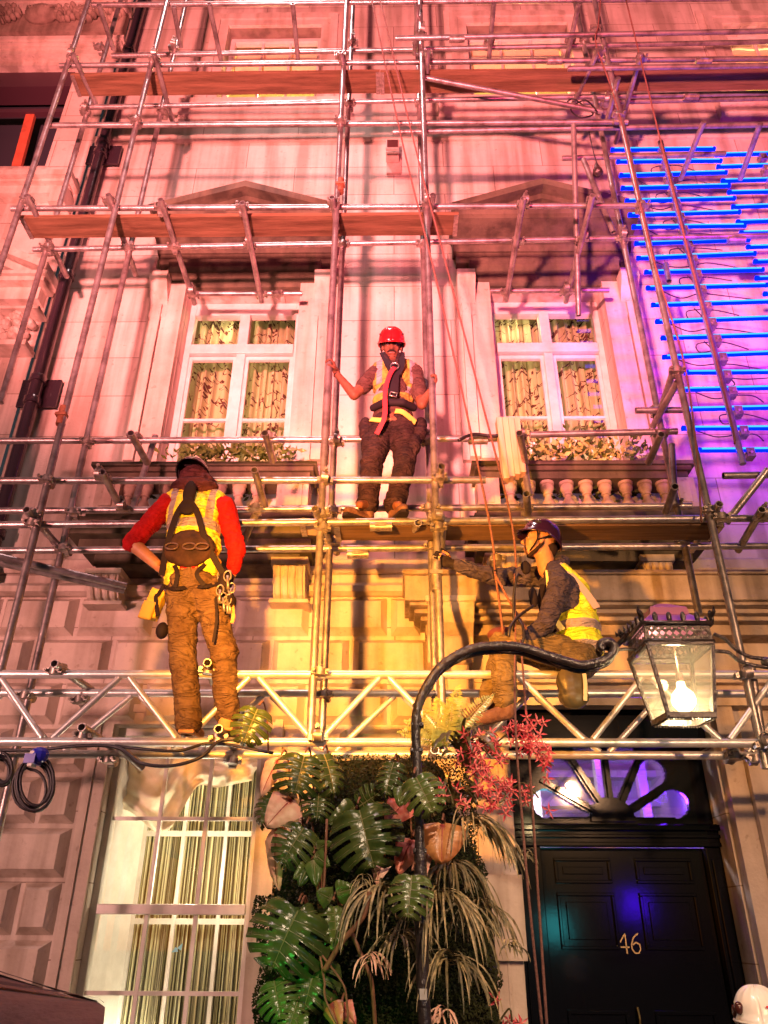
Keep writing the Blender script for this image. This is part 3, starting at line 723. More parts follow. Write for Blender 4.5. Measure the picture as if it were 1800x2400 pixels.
# lower pediment and ornament on the neighbour
m = MB(); d_ = f2-.3
a_ = U(-60, 545, d_); b_ = U(112, 612, d_)
m.prism([(a_.x, a_.z), (b_.x, b_.z), (b_.x, b_.z-.10), (a_.x, a_.z-.10)], d_, WD-.04, 'Y')
m.prism([(a_.x, a_.z-.10), (b_.x-.06, b_.z-.101), (b_.x-.06, b_.z-.2), (a_.x, a_.z-.2)], d_+.08, WD-.04, 'Y')
nb_box(m, 112, 632, 640, .28); nb_box(m, 106, 643, 656, .24); nb_box(m, 100, 660, 700, .14); nb_box(m, 92, 716, 722, .2); nb_box(m, 62, 795, 806, .2)
m.build('side_pediment', M['stone2'], nb)
m = MB()
for k in range(14):
    p = U(rs.uniform(0, 75), rs.uniform(740, 795), f2-.1); m.ball(p, (.06, .08, .045), 8, 6, Matrix.Rotation(rs.uniform(0, 3), 3, 'Y'))
m.box((-9, f2-.08, UZ(800, f2)), (UX(70, 780, f2), f2, UZ(735, f2))); m.build('carved_capital', M['stone2'], nb, smooth=False)
m = MB(); k0 = U(196, 424, f2-.1)
m.box((UX(116, 445, f2-.22), f2-.2, UZ(465, f2-.2)), (UX(156, 445, f2-.2), f2, UZ(430, f2-.2))); m.build('sill_block', M['stone2'], nb)
# drainpipe
px_ = U(202, 482, 5.80); xp = px_.x
dp = thing('drainpipe', 'glossy black cast iron drainpipe running down beside the party line', 'drainpipe', (xp, 5.80, .12))
m = MB(); m.tube([(xp, 5.80, .2), (xp, 5.80, 14)], .062, 18); m.build('pipe', M['pipe'], dp, smooth='auto')
for py in (118, 335, 360, 645, 890, 940, 1250, 1500):
    z = UZ(py, 5.8, 200); m = MB(); m.lathe((xp, 5.80, z), [(.063, -.04), (.078, -.035), (.078, .03), (.07, .04), (.063, .045)], 18); m.build('collar', M['pipe'], dp, smooth='auto')
for py in (350, 910, 1560):
    z = UZ(py, 5.8, 200); m = MB(); m.box((xp-.19, 5.87, z-.16), (xp+.19, 5.895, z+.16)); m.build('wall_plate', M['pipe'], dp, bevel=.004)
# wall floodlight fitting between the windows
d_ = WD-.16; c_ = U(920, 352, d_)
wl = thing('wall_light_fitting', 'small unlit pink-grey box light bolted to the wall between the two pediments', 'wall light', (c_.x, WD, c_.z-.2))
bx = M['fit'] = mat('fitting_paint', (.42, .30, .26), .5, col2=(.3, .2, .17), scale=12)
m = MB(); m.box((c_.x-.07, WD-.03, c_.z-.22), (c_.x+.10, WD-.001, c_.z+.12)); m.build('back_plate', bx, wl)
m = MB(); m.prism([(WD-.03, c_.z-.05), (WD-.20, c_.z-.02), (WD-.20, c_.z+.14), (WD-.03, c_.z+.16)], c_.x-.075, c_.x+.075, 'X'); m.build('housing', bx, wl, bevel=.008)
m = MB(); m.box((c_.x-.062, WD-.207, c_.z), (c_.x+.062, WD-.2, c_.z+.12)); m.build('lens', mat('dark_lens', (.08, .03, .03), .15), wl)
m = MB()
for sx in (-.05, .05): m.tube([(c_.x+sx, WD-.12, c_.z+.155), (c_.x+sx, WD-.12, c_.z+.20)], .006, 8)
m.box((c_.x-.075, WD-.19, c_.z-.075), (c_.x+.075, WD-.17, c_.z-.055)); m.build('mounting_bracket', M['coupler'], wl)
# ---------------------------------------------------------------- scaffolding
D1, D2, D3 = 4.60, 5.0, 5.6
RT = .0255
def ZR(px, py, z):                       # point on the pixel's ray at height z
    v = RM @ Vector(((px-900)/F, -(py-1200)/F, -1)); k = (z-CAMZ)/v.z
    return Vector((v.x*k, v.y*k, z))
scf = thing('scaffold', 'steel tube and coupler scaffold standing in front of the whole facade', 'scaffold', (0, 4.8, .12))
def tb(name, p0, p1, m='galv', r=RT, hollow=False, parent=None):
    mb = MB()
    if hollow: mb.pipe(p0, p1, r, 14)
    else: mb.tube([p0, p1], r, 14)
    return mb.build(name, M[m], parent or scf, smooth='auto')
# coupler mesh, shared by every coupler
def coupler_mesh():
    m = MB()
    m.lathe((0, 0, -.024), [(.026, 0), (.036, .001), (.036, .047), (.026, .048)], 14)
    m.lathe((0, .056, 0), [(.026, -.024), (.036, -.023), (.036, .023), (.026, .024)], 14) if False else None
    base = MB(); base.lathe((0, 0, 0), [(.026, -.024), (.036, -.023), (.036, .023), (.026, .024)], 14)
    m.add([(z, .056 + y, x) for x, y, z in base.v], base.f)
    m.box((-.026, .018, -.026), (.026, .038, .026))
    for sx, z0 in ((-.044, 0), (.044, 0)):
        m.box((sx-.012, -.022, -.016), (sx+.012, .022, .016)); m.tube([(sx, -.055, 0), (sx, .03, 0)], .006, 6); m.tube([(sx, -.05, 0), (sx, -.036, 0)], .012, 6)
    m.box((-.016, .034, .038), (.016, .078, .054)); m.tube([(0, -.02+.02, .048), (0, .105, .048)], .006, 6); m.tube([(0, .086, .048), (0, .10, .048)], .012, 6)
    return m.build('coupler', M['coupler'], scf, smooth='auto')
cp0 = coupler_mesh(); cps = []; rsc = random.Random(5)
def coupler(p, rz=0, rx=0, scale=1.0, parent=scf):
    if not cps: o = cp0
    else: o = cp0.copy(); C.objects.link(o)
    cps.append(o); o.parent = parent
    # cp0 mesh was stored relative to the scaffold's base
    o.location = Vector(p); o.rotation_euler = (rx + rsc.uniform(-.12, .12), rsc.uniform(-.15, .15), rz + rsc.uniform(-.2, .2)); o.scale = (scale,)*3
    o.location -= scf.location
    return o
for v in cp0.data.vertices: v.co += scf.location     # make the mesh local to its own centre
# standards: (px, py) where seen, distance, bottom py, top py
ztop = 12.6
def std(px, py, d, zb=None, zt=ztop, m='galv'):
    x = UX(px, py, d); return x, tb('standard', (x, d, zb), (x, d, zt), m)
zbeam_b = UZ(1738, D1); zbeam_t = UZ(1582, D1)
xs1 = {}
for k, px, py, zb in (('A', 209, 0, .13), ('B', 243, 600, .13), ('C', 783, 600, zbeam_b-.02), ('D', 1003, 600, zbeam_b-.06), ('E', 1527, 600, UZ(1800, D1))):
    xs1[k] = std(px, py, D1, zb)[0]
xs2 = {}
for k, px, py, zb in (('A', 205, 262, UZ(940, D2)), ('B', 301, 600, .13), ('C', 802, 600, UZ(1738, D2)), ('D', 992, 600, UZ(1770, D2)), ('E', 1468, 600, UZ(1440, D2))):
    xs2[k] = std(px, py, D2, zb)[0]
xr = std(1565, 400, 5.05, UZ(1090, 5.05), UZ(338, 5.05))[0]
tb('standard', U(1760, 1560, D1+.06), U(1795, 1795, D1+.06))
# sleeves (joints) on standards
def sleeve(p, ax, m='coupler', L=.13):
    mb = MB(); ax = Vector(ax).normalized(); p = Vector(p); mb.tube([p-ax*L/2, p+ax*L/2], .033, 12); mb.box(p-Vector((.04, .04, .012)), p+Vector((.04, .015, .012))); mb.build('sleeve', M[m], scf, smooth='auto')
M['rust'] = mat('rusty_sleeve', (.30, .11, .05), .7, .3, col2=(.16, .06, .03), scale=30)
for px, py, d in ((798, 436, D1), (146, 975, D1), (1022, 1345, D1-.001)): sleeve(U(px, py, d), (0, 0, 1), 'rust' if px != 1022 else 'coupler', .16 if px != 1022 else .24)
for px, py, d in ((893, 1232, D1+.05), (839, 1297, D2), (1300, 141, 4.6)[:3], (1071, 90, 4.55), (1649, 142, D1), (1120, 1030, D2), (1620, 225, D2), (1726, 560, D2)): sleeve(U(px, py+2, d), (1, 0, 0), 'coupler', .15)
# ledgers
led = [(215,12,1710,-3,D1+.05),(262,131,1800,98,D2),(927,90,1860,72,D1-.06),(140,154,1860,137,D1+.05),(1331,161,1860,153,D1-.05),
 (189,252,1860,217,D2),(1367,241,1860,229,D2+.06),(116,294,1471,286,D1+.05),(921,310,1860,291,D1+.12),
 (26,489,1505,482,D1+.05),(78,585,1860,551,D2),(441,688,708,688,D3),(1149,682,1427,680,D3),(1318,371,1700,360,D2+.05),
 (-60,1034,1180,1028,D2),(1243,1019,1587,1011,D2-.05),(-60,1127,1138,1125,D1+.05),(-60,1198,1621,1186,D2),(-60,1231,1860,1214,D1+.05),
 (-60,1291,1860,1279,D2),(1490,962,1600,961,D2-.1),(1695,1115,1860,1112,D1+.1)]
for x0, y0, x1, y1, d in led: tb('ledger', U(x0, y0, d), U(x1, y1, d), hollow=True)
zL3 = U(900, 150, D1).z; zL2 = U(900, 487, D1).z; zL1 = U(900, 1228, D1).z; zT = U(900, 5, D1).z
# transoms: front end pixel (at distance df), back end pixel at the same height
def transom(px, py, qx, qy, df=D1-.13, name='transom', dz=0):
    p = U(px, py, df); q = ZR(qx, qy, p.z+dz)
    if q.y > 5.92: q = p + (q-p)*((5.92-p.y)/(q.y-p.y))
    tb(name, p, q, hollow=True); return p, q
for a in ((170,125,224,243),(362,127,404,284),(798,121,806,160),(1002,120,1001,170),(1406,112,1340,250),(1503,125,1443,336),(1449,183,1423,282),
          (232,11,266,116),(407,15,424,110),(490,8,519,146),(686,8,699,146),(1157,8,1146,142),(1356,11,1329,135),(979,12,972,128),
          (62,458,157,649),(254,456,318,645),(376,467,456,712),(568,475,613,708),(778,462,790,535),(1015,456,1004,530),(1227,465,1186,705),(1389,458,1326,708),
          (1650,285,1595,420),(1782,290,1735,420),
          (62,1194,140,1284),(738,1192,790,1296),(1035,1093,1010,1190),(1686,1181,1620,1290),(1786,1194,1730,1290),(1582,1140,1560,1200),(1234,1157,1240,1240),
          (239,1106,284,1192),(306,1015,345,1085),(621,1015,640,1080),(596,1101,622,1190),(1217,1015,1232,1085),(1550,1018,1520,1085)):
    transom(*a)
# truss transoms
for a in ((127,1555,214,1618),(486,1553,500,1600),(191,1704,270,1755),(512,1708,560,1765),(1019,1757,1012,1772)): transom(*a)
# braces and hung tubes
def seg(name, a, b, m='galv'): tb(name, U(*a), U(*b), m, hollow=True)
seg('brace', (985, 180, D1+.1), (1412, 262, D2-.05)); seg('brace', (1367, 374, D2-.08), (1438, 545, D2-.05)); seg('brace', (1344, 292, D1+.0), (1356, 740, 5.35))
seg('brace', (-40, 1296, D1-.05), (296, 1374, D2)); seg('brace', (-40, 1310, D1+.1), (292, 1384, D2+.06))
seg('brace', (364, 1022, D2+.15), (309, 1200, D2+.1)); seg('brace', (1222, 1050, D2-.1), (1240, 1160, D2-.1)); seg('brace', (1574, 1042, D2-.1), (1580, 1150, D2-.1))
seg('brace', (1588, 895, D1-.0), (1530, 1000, D2)); seg('brace', (1800, 1100, D1), (1702, 1225, D1+.2)); seg('brace', (1560, 620, D2+.1), (1568, 660, D2)); seg('brace', (1578, 870, D1), (1546, 968, D2-.05))
seg('brace', (600, 1205, D1+.2), (560, 1290, D2)); seg('brace', (333, 1798, D2-.1), (280, 1752, D1+.1)); seg('brace', (1040, 1215, D1+.06), (1034, 1290, D2-.08))
seg('brace', (980, 1225, D1), (960, 1260, D2))
# couplers at crossings
for px, py, d in ((170,135,D1),(362,137,D1),(798,131,D1),(1002,130,D1),(1406,122,D1),(1395,72,D1),(987,80,D1),(1449,270,D1),(1503,137,D1),
                  (200,262,D2),(381,262,D2),(820,243,D2),(985,243,D2),(1420,243,D2),(232,110,D2),(407,112,D2),(828,98,D2),(978,108,D2),(1146,100,D2),(1336,96,D2),(1370,92,D2),
                  (798,282,D1),(317,280,D1),(65,470,D1),(257,472,D1),(782,474,D1),(1003,476,D1),(1505,480,D1),(568,485,D1),(376,487,D1),(1227,478,D1),(1389,470,D1),
                  (110,580,D2),(300,580,D2),(408,578,D2),(585,574,D2),(804,572,D2),(990,572,D2),(1214,566,D2),(1365,560,D2),(1460,558,D2),
                  (452,690,D3),(612,690,D3),(650,690,D3),(1186,684,D3),(1326,684,D3),(1350,682,D3),
                  (204,1034,D2),(316,1024,D2),(630,1022,D2),(790,1036,D2),(1003,1036,D2),(1217,1024,D2),(1548,1018,D2),(1540,960,D2),(1586,868,D1),
                  (110,1124,D1),(240,1118,D1),(762,1126,D1),(1030,1120,D1),(80,1204,D1),(755,1205,D1),(1022,1214,D1),(757,1236,D1),(1028,1236,D1),(75,1225,D1),(1665,1195,D1),(1690,1212,D1),(1788,1212,D1),
                  (172,1200,D2),(783,1196,D2),(1005,1190,D2),(1232,1190,D2),(1580,1180,D2),(148,1285,D2),(779,1272,D2),(1012,1280,D2),(1165,1310,D2),(1600,1266,D2),(600,1190,D2),(290,1192,D2),
                  (750,1575,D1),(1036,1565,D1),(130,1572,D1),(488,1572,D1),(1744,1582,D1),(195,1722,D1),(512,1730,D1),(745,1730,D1),(1030,1740,D1),(1790,1745,D1),(60,1630,D2),(188,1640,D2),(760,1628,D2)):
    coupler(U(px, py, d-.035), rz=rsc.choice((0, 0, math.pi)), rx=0)
for px, py in ((255, 1780), (545, 1782), (1720, 1772), (1770, 1778)): coupler(U(px, py, D2-.03))
# aluminium lattice beams
def lattice(d, pyt, pyb, ph, x0=-80, x1=1960, name='lattice_beam'):
    zt_, zb_ = U(900, pyt, d).z, U(900, pyb, d).z
    XA, XB2 = UX(x0, pyt, d), UX(x1, pyt, d)
    e = bpy.data.objects.new(name, None); C.objects.link(e); e.parent = scf; e.location = Vector((0, d, zb_)) - scf.location
    for z in (zt_, zb_): tb('chord', (XA, d, z), (XB2, d, z), 'alu', parent=e)
    pit = UX(911, 1660, d) - UX(600, 1660, d); xb0 = UX(ph, pyb, d); k = -4
    while xb0 + k*pit < XB2:
        xb_ = xb0 + k*pit; h = pit/2
        for s_ in (-1, 1):
            if XA < xb_ + s_*h*.85 < XB2: tb('lattice_diagonal', (xb_+s_*.03, d, zb_+.02), (xb_+s_*(h-.03), d, zt_-.02), 'alu', .019, parent=e)
        k += 1
    return e
M['alu_front'] = M['alu']
lattice(D1, 1581, 1740, 741); lattice(D2, 1625, 1769, 775)
# timber boards lying on the transoms
def board(label, x0p, x1p, py, zref, dfr, wd=.225, th=.038, m='wood', dz=.0):
    a = UX(x0p, py, dfr); b_ = UX(x1p, py, dfr)
    mb = MB(); z = zref+dz; n = 24
    mb.sheet(lambda u, v: (a+(b_-a)*u, dfr, z+th*v+.004*noise.noise(Vector((u*9, 1, z)))), n, 1)
    mb.sheet(lambda u, v: (b_-(b_-a)*u, dfr+wd, z+th*v+.004*noise.noise(Vector(((1-u)*9, 1, z)))), n, 1)
    mb.sheet(lambda u, v: (a+(b_-a)*u, dfr+wd-wd*v, z+.004*noise.noise(Vector((u*9, 1, z)))), n, 1)
    mb.sheet(lambda u, v: (a+(b_-a)*u, dfr+wd*v, z+th+.004*noise.noise(Vector((u*9, 1, z)))), n, 1)
    for x in (a, b_): mb.add([(x, dfr, z), (x, dfr+wd, z), (x, dfr+wd, z+th), (x, dfr, z+th)], [(0, 1, 2, 3)])
    o = mb.build('scaffold_board', M[m]); 
    bd = MB()
    for x in (a, b_):
        s_ = 1 if x == a else -1; bd = MB(); bd.box((min(x+.001*s_, x+.04*s_), dfr-.003, z-.010), (max(x+.001*s_, x+.04*s_), dfr+wd+.003, z-.006)); bd.build('end_band', M['coupler'], o)
    tag(o, label, 'scaffold board', 'scaffold boards'); return o
board('timber scaffold board left half of the topmost lift, under the top sash windows', 166, 890, 170, zL3, D1+.08)
board('dark timber scaffold board right half of the topmost lift beside the blue tubes', 891, 1900, 166, zL3, D1+.084)
board('long timber scaffold board in front of the left pediment', 49, 1075, 500, zL2, D1+.08)
board('timber scaffold board under the feet of the red-helmeted worker', 782, 1700, 1240, zL1+.026, D1+.08)
board('short pale board beneath the left boot of the red-helmeted worker', 700, 900, 1235, zL1+.067, D1+.10, .2, .03, 'wood_pale')
# bundle of new planks tied upright
tbn = thing('timber_bundle', 'bundle of four pale planks tied upright beside the right balcony', 'plank bundle', tuple(U(1195, 1120, 4.9)))
for k in range(4):
    a_ = U(1168+k*14, 985-0*k, 4.93-k*.02); b_ = U(1186+k*13, 1128-k*5, 4.93-k*.02)
    mb = MB(); mb.bar(a_, b_, .042, .09, (0, 1, 0)); mb.build('plank', M['wood_pale'], tbn, bevel=.003)
# ---------------------------------------------------------------- blue tube lights
M['led'] = emit_mat('blue_tube', (.0, .008, 1.0), 4.5); M['led2'] = emit_mat('blue_diodes', (.07, .50, 1.0), 1.5)
rows = [(1437,351,1671,349),(1450,379,1687,377),(1457,411,1699,404),(1461,441,1706,435),(1471,471,1718,465),(1478,504,1730,497),(1487,532,1743,529),(1493,571,1752,562),(1498,605,1766,594),
 (1516,638,1785,632),(1520,675,1794,668),(1532,715,1812,706),(1542,754,1824,744),(1555,792,1836,784),(1559,837,1848,825),(1610,873,1870,871),(1600,913,1880,907),(1610,959,1890,953),(1604,1004,1896,1002),(1640,1055,1930,1053),
 (1681,363,1916,357),(1685,391,1922,384),(1696,424,1934,417),(1711,451,1949,446),(1720,485,1960,477),(1731,520,1972,512),(1739,546,1982,541),(1755,579,1996,573),(1772,613,2015,607),(1776,652,2020,646),(1795,689,2040,683)]
DL = 5.13
ordn = ['topmost','second','third','fourth','fifth','sixth','seventh','eighth','ninth','tenth','eleventh','twelfth','thirteenth','fourteenth','fifteenth','sixteenth','seventeenth','third from bottom','second from bottom','lowest']
for i, (x0, y0, x1, y1) in enumerate(rows):
    p, q = U(x0, y0, DL), U(x1, y1, DL)
    lab = f'glowing blue tube light, {ordn[i]} rung of the left hand ladder of tubes' if i < 20 else f'glowing blue tube light, {ordn[i-20]} of the short stack at the right edge'
    t = thing('tube_light', lab, 'tube light', tuple((p+q)/2), 'blue tube lights')
    mb = MB(); mb.tube([p, q], .0215, 12); mb.build('tube', M['led'], t, smooth='auto')
    mb = MB(); dn = Vector((0, -.0175, .002)); mb.tube([p+dn+(q-p)*.01, q+dn-(q-p)*.01], .0095, 6); mb.build('diode_strip', M['led2'], t)
    for s_, e_ in ((p, -1), (q, 1)):
        mb = MB(); ax = (q-p).normalized()*e_; mb.tube([s_-ax*.0, s_+ax*.02], .0235, 10); mb.build('end_cap', M['led'], t)
    mid = U(1546+(y0-340)*.295+ (235 if i >= 20 else 0), (y0+y1)/2+12, DL-.0)
    mb = MB(); mb.box(mid-Vector((.03, .03, .03)), mid+Vector((.035, .05, .05))); mb.tube([mid+Vector((0, -.045, 0)), mid+Vector((0, .05, .02))], .012, 8); mb.tube([mid+Vector((-.05, 0, .02)), mid+Vector((.05, 0, 0))], .009, 6); mb.build('clamp', M['coupler'], t)
def cable(name, pts, r, m, label=None, cat='cable', group=None, parent=None, sub=6):
    P = [Vector(p) for p in pts]; out = []
    for i in range(len(P)-1):
        p0 = P[max(i-1, 0)]; p1 = P[i]; p2 = P[i+1]; p3 = P[min(i+2, len(P)-1)]
        for k in range(sub):
            t = k/sub; out.append(.5*((2*p1)+(-p0+p2)*t+(2*p0-5*p1+4*p2-p3)*t*t+(-p0+3*p1-3*p2+p3)*t**3))
    out.append(P[-1]); mb = MB(); mb.tube(out, r, 8); o = mb.build(name, M[m] if isinstance(m, str) else m, parent, smooth=True)
    if label: tag(o, label, cat, group)
    return o
M['cable'] = mat('black_cable', (.012, .008, .012), .45); M['rope'] = mat('red_brown_rope', (.24, .10, .07), .8, col2=(.12, .045, .035), scale=90, bump=.6, bscale=200)
for i in range(19):
    x0, y0, x1, y1 = rows[i]; rr = random.Random(i)
    if i % 2 == 0: pts = [(x0+30, y0+6), (x0+75, y0+rr.uniform(18, 28)), (x0+120, y0+rr.uniform(8, 20)), (x0+165, y0+rr.uniform(10, 22)), (min(x1, 1790), y0+30)]
    else: pts = [(x0+95, y0+8), (x0+112, y0+28), (x0+85, y0+34), (x0+80, y0+14), (x0+140, y0+rr.uniform(8, 16)), (x0+200, y0+rr.uniform(12, 34))]
    cable('feed_cable', [U(a_, b_, DL+.03+rr.uniform(0, .05)) for a_, b_ in pts], .005, 'cable', f'thin black feed cable drooping below the {ordn[i]} rung of the blue tubes', 'cable', 'feed cables of the tube lights')
# ---------------------------------------------------------------- ropes and cables
rp = [([(871,0,4.4),(940,320,4.4),(1011,610,4.4),(1080,905,4.4),(1146,1217,4.4),(1160,1335,4.4)], 'left of two hanging ropes running from the top down to the seated climber'),
      ([(891,0,4.42),(967,320,4.42),(1043,610,4.42),(1120,905,4.42),(1194,1198,4.42),(1210,1330,4.4)], 'right of two hanging ropes running from the top down to the seated climber'),
      ([(1466,-5,4.5),(1552,345,4.5),(1618,610,4.5),(1668,800,4.5),(1716,1000,4.5),(1722,1040,4.5)], 'rope hanging across the ladder of blue tubes'),
      ([(1408,-5,4.5),(1402,60,4.5),(1398,108,4.5),(1449,258,4.54),(1531,605,4.54),(1599,832,4.54),(1630,1030,4.54),(1644,1225,4.54)], 'rope running down along the steel upright beside the blue tubes'),
      ([(1160,1340,4.35),(1170,1410,4.35),(1179,1486,4.35)], 'short taut rope falling past the climber knees'),
      ([(1206,1345,4.3),(1208,1491,4.2),(1206,1590,3.9),(1210,1740,3.6),(1222,1900,3.5),(1240,2110,3.45),(1272,2420,3.4)], 'thin rope hanging in front of the black door, the left one'),
      ([(1220,1500,4.2),(1228,1600,3.9),(1238,1740,3.62),(1260,2079,3.5),(1283,2420,3.4)], 'thicker rope hanging in front of the black door, the right one'),
      ([(1160,1345,4.3),(1200,1420,4.28),(1235,1475,4.3)], 'loose rope end crossing in front of the climber chest')]
for pts, lb in rp: cable('rope', [U(*p) for p in pts], .0055 if 'door' in lb else .0075, 'rope', lb, 'rope', 'climbing ropes')
cable('mains_cable', [U(-20,1758,4.5), U(90,1757,4.5), U(190,1748,4.5), U(275,1752,4.5), U(330,1788,4.45), U(400,1795,4.45), U(470,1775,4.45), U(520,1735,4.5), U(600,1745,4.5)], .010, 'cable', 'black mains cable sagging beneath the lattice beam', 'cable')
cable('mains_cable', [U(270,1748,4.55), U(340,1756,4.5), U(420,1760,4.5), U(500,1742,4.55), U(640,1765,4.5)], .009, 'cable', 'second black cable lying along the lower chord of the beam', 'cable')
def coil(px, py, rx, ry, d, lbl, n=5, tail=None):
    pts = []; rr = random.Random(int(px))
    for k in range(n*20):
        a_ = 2*math.pi*k/20; w_ = 1 + .12*math.sin(k*.13+1) ; ox = 7*math.sin(k*.05)
        pts.append(U(px+ox+rx*w_*math.sin(a_)*(1-.1*(k//20)/n), py+ry*w_*(1-.05*(k//20))*-math.cos(a_)*1.0+4*(k//20), d+.012*math.sin(k*.31)+.01*(k//20)))
    mb = MB(); mb.tube(pts, .0085, 8); o = mb.build('cable_coil', M['cable'], smooth=True); tag(o, lbl, 'cable coil'); return o
co = coil(78, 1832, 42, 62, 4.45, 'coil of black cable taped in blue hanging from the lattice beam')
mb = MB(); c_ = U(92, 1770, 4.42); mb.ball(c_, (.055, .045, .045), 12, 8); mb.box(c_+Vector((-.06, -.05, -.05)), c_+Vector((.0, .05, -.0))); mb.build('tape', mat('blue_tape', (.02, .02, .35), .3), co)
mb = MB(); c_ = U(78, 1775, 4.41); mb.box(c_+Vector((-.012, -.03, -.05)), c_+Vector((.012, .03, .03))); mb.build('white_tag', M['white'], co)
co2 = coil(2, 1800, 22, 34, 4.5, 'smaller cable coil hanging at the left edge of the frame', 4)
cable('tied_cable', [U(1075,1032,4.85), U(1110,1018,4.9), U(1160,1022,4.92), U(1200,1010,4.9), U(1222,1020,4.85)], .014, 'cable', 'dark cable lashed round the guard rail above the planks', 'cable')
cable('tied_cable', [U(1330,238,4.95), U(1345,232,4.95), U(1370,250,4.95), U(1390,268,4.95), U(1360,275,4.95), U(1338,255,4.95), U(1372,235,4.95), U(1400,262,4.9)], .008, 'cable', 'tangle of thin cable hanging under the top lift at right', 'cable')
hk = thing('hanging_work_lamp', 'small dark work lamp hanging from a cable beside the right upright', 'work lamp', tuple(U(1400, 400, 4.9)))
mb = MB(); c_ = U(1400, 398, 4.9); mb.lathe(c_, [(.012, .09), (.02, .06), (.03, .02), (.045, -.01), (.05, -.05), (.03, -.07)], 14); mb.build('shade', M['iron'], hk, smooth=True)
cable('cord', [U(1378,296,4.9), U(1385,330,4.9), U(1392,360,4.9), U(1400,385,4.9)], .005, 'cable', parent=hk)
# ---------------------------------------------------------------- iron overthrow and lantern
lz = thing('iron_lamp_post', 'black iron post arching over the plants and holding the glass lantern', 'lamp post', tuple(U(985, 2400, 3.62)[:2]) + (.12,))
DA = 3.50
ar = [(1000,2560),(996,2400),(991,2300),(985,2004),(980,1880),(977,1783),(974,1704),(977,1667),(992,1622),(1022,1574),(1056,1544),(1104,1521),(1160,1513),(1220,1516),(1280,1535),(1329,1550),(1359,1558),(1389,1555),(1419,1545),(1436,1530),(1439,1514),(1428,1504),(1412,1506),(1407,1516),(1415,1523)]
def smooth_pts(pts, sub=5):
    P = [Vector(p) for p in pts]; out = []
    for i in range(len(P)-1):
        p0 = P[max(i-1, 0)]; p1 = P[i]; p2 = P[i+1]; p3 = P[min(i+2, len(P)-1)]
        for k in range(sub):
            t = k/sub; out.append(.5*((2*p1)+(-p0+p2)*t+(2*p0-5*p1+4*p2-p3)*t*t+(-p0+3*p1-3*p2+p3)*t**3))
    out.append(P[-1]); return out
pa = smooth_pts([U(x, y, DA) for x, y in ar])
for off, r, nm in ((Vector((0, 0, 0)), .0205, 'arch_bar'), (Vector((.0, .045, -.012)), .016, 'arch_bar')):
    m = MB(); rr = [r*(1.25 if p.z < U(0, 1990, DA).z else 1.0) for p in pa]; m.tube([p+off for p in pa], rr, 10); m.build(nm, M['iron'], lz, smooth=True)
m = MB(); p3 = []
for i, p in enumerate(pa[20:-12]):
    a_ = i*.55; p3.append(p+Vector((.023*math.cos(a_), .0, .023*math.sin(a_)))+Vector((0, .018, 0)))
m.tube(p3, .007, 6); m.build('wound_cable', M['iron'], lz, smooth=True)
for px, py in ((978, 1700), (976, 1760), (984, 1995), (1080, 1532), (1190, 1514), (1300, 1542)):
    c_ = U(px, py, DA+.015); m = MB(); m.box(c_-Vector((.028, .03, .009)), c_+Vector((.028, .03, .009))); m.build('clip', M['iron'], lz, bevel=.003)
for px, py in ((986, 2095), (992, 2330)):
    c_ = U(px, py, DA-.018); m = MB(); m.box(c_-Vector((.014, .008, .018)), c_+Vector((.014, .008, .018))); m.build('tape', M['white'], lz)
# lantern
TFL, TFR, TBL = U(1517, 1509, 3.55), U(1670, 1506, 3.55), U(1477, 1552, 3.84)
zt = (TFL.z+TFR.z+TBL.z)/3
for v in (TFL, TFR, TBL): v.z = zt
TBR = TFR + TBL - TFL
BFL, BFR, BBL = U(1567, 1678, 3.61), U(1674, 1673, 3.61), U(1532, 1696, 3.78)
zb = (BFL.z+BFR.z+BBL.z)/3
for v in (BFL, BFR, BBL): v.z = zb
BBR = BFR + BBL - BFL
T4 = [TFL, TFR, TBR, TBL]; B4 = [BFL, BFR, BBR, BBL]
lc = sum(T4, Vector())/4
ln_ = thing('lantern', 'square tapered glass street lantern with a glowing round bulb and pierced iron crown', 'lantern', (lc.x, lc.y, zb))
m = MB()
for i in range(4):
    j = (i+1) % 4
    m.bar(T4[i], B4[i], .016, .016, (0, 1, 0)); m.bar(T4[i], T4[j], .020, .018); m.bar(B4[i], B4[j], .022, .026)
    mid0 = B4[i]*.94+Vector((lc.x, lc.y, zb))*.06; mid1 = B4[j]*.94+Vector((lc.x, lc.y, zb))*.06
    for k in range(16):
        q = B4[i].lerp(B4[j], (k+.5)/16); m.tube([q+Vector((0, 0, -.008)), q+Vector((0, 0, -.021))], [.006, .002], 5)
m.build('frame', M['iron'], ln_)
gm = glass_mat('lantern_glass', (1, .97, .9), .07, .07)  # creamy lamp haze is mixed into these panes
for i in range(4):
    j = (i+1) % 4; m = MB(); m.add([T4[i], T4[j], B4[j], B4[i]], [(0, 1, 2, 3)]); m.build('pane', gm, ln_)
c0 = lc.copy()
def expand(P, s_, dz): return [Vector((c0.x+(p.x-c0.x)*s_, c0.y+(p.y-c0.y)*s_, p.z+dz)) for p in P]
E0 = expand(T4, 1.03, .012); E1 = expand(T4, 1.0, .095)
m = MB()
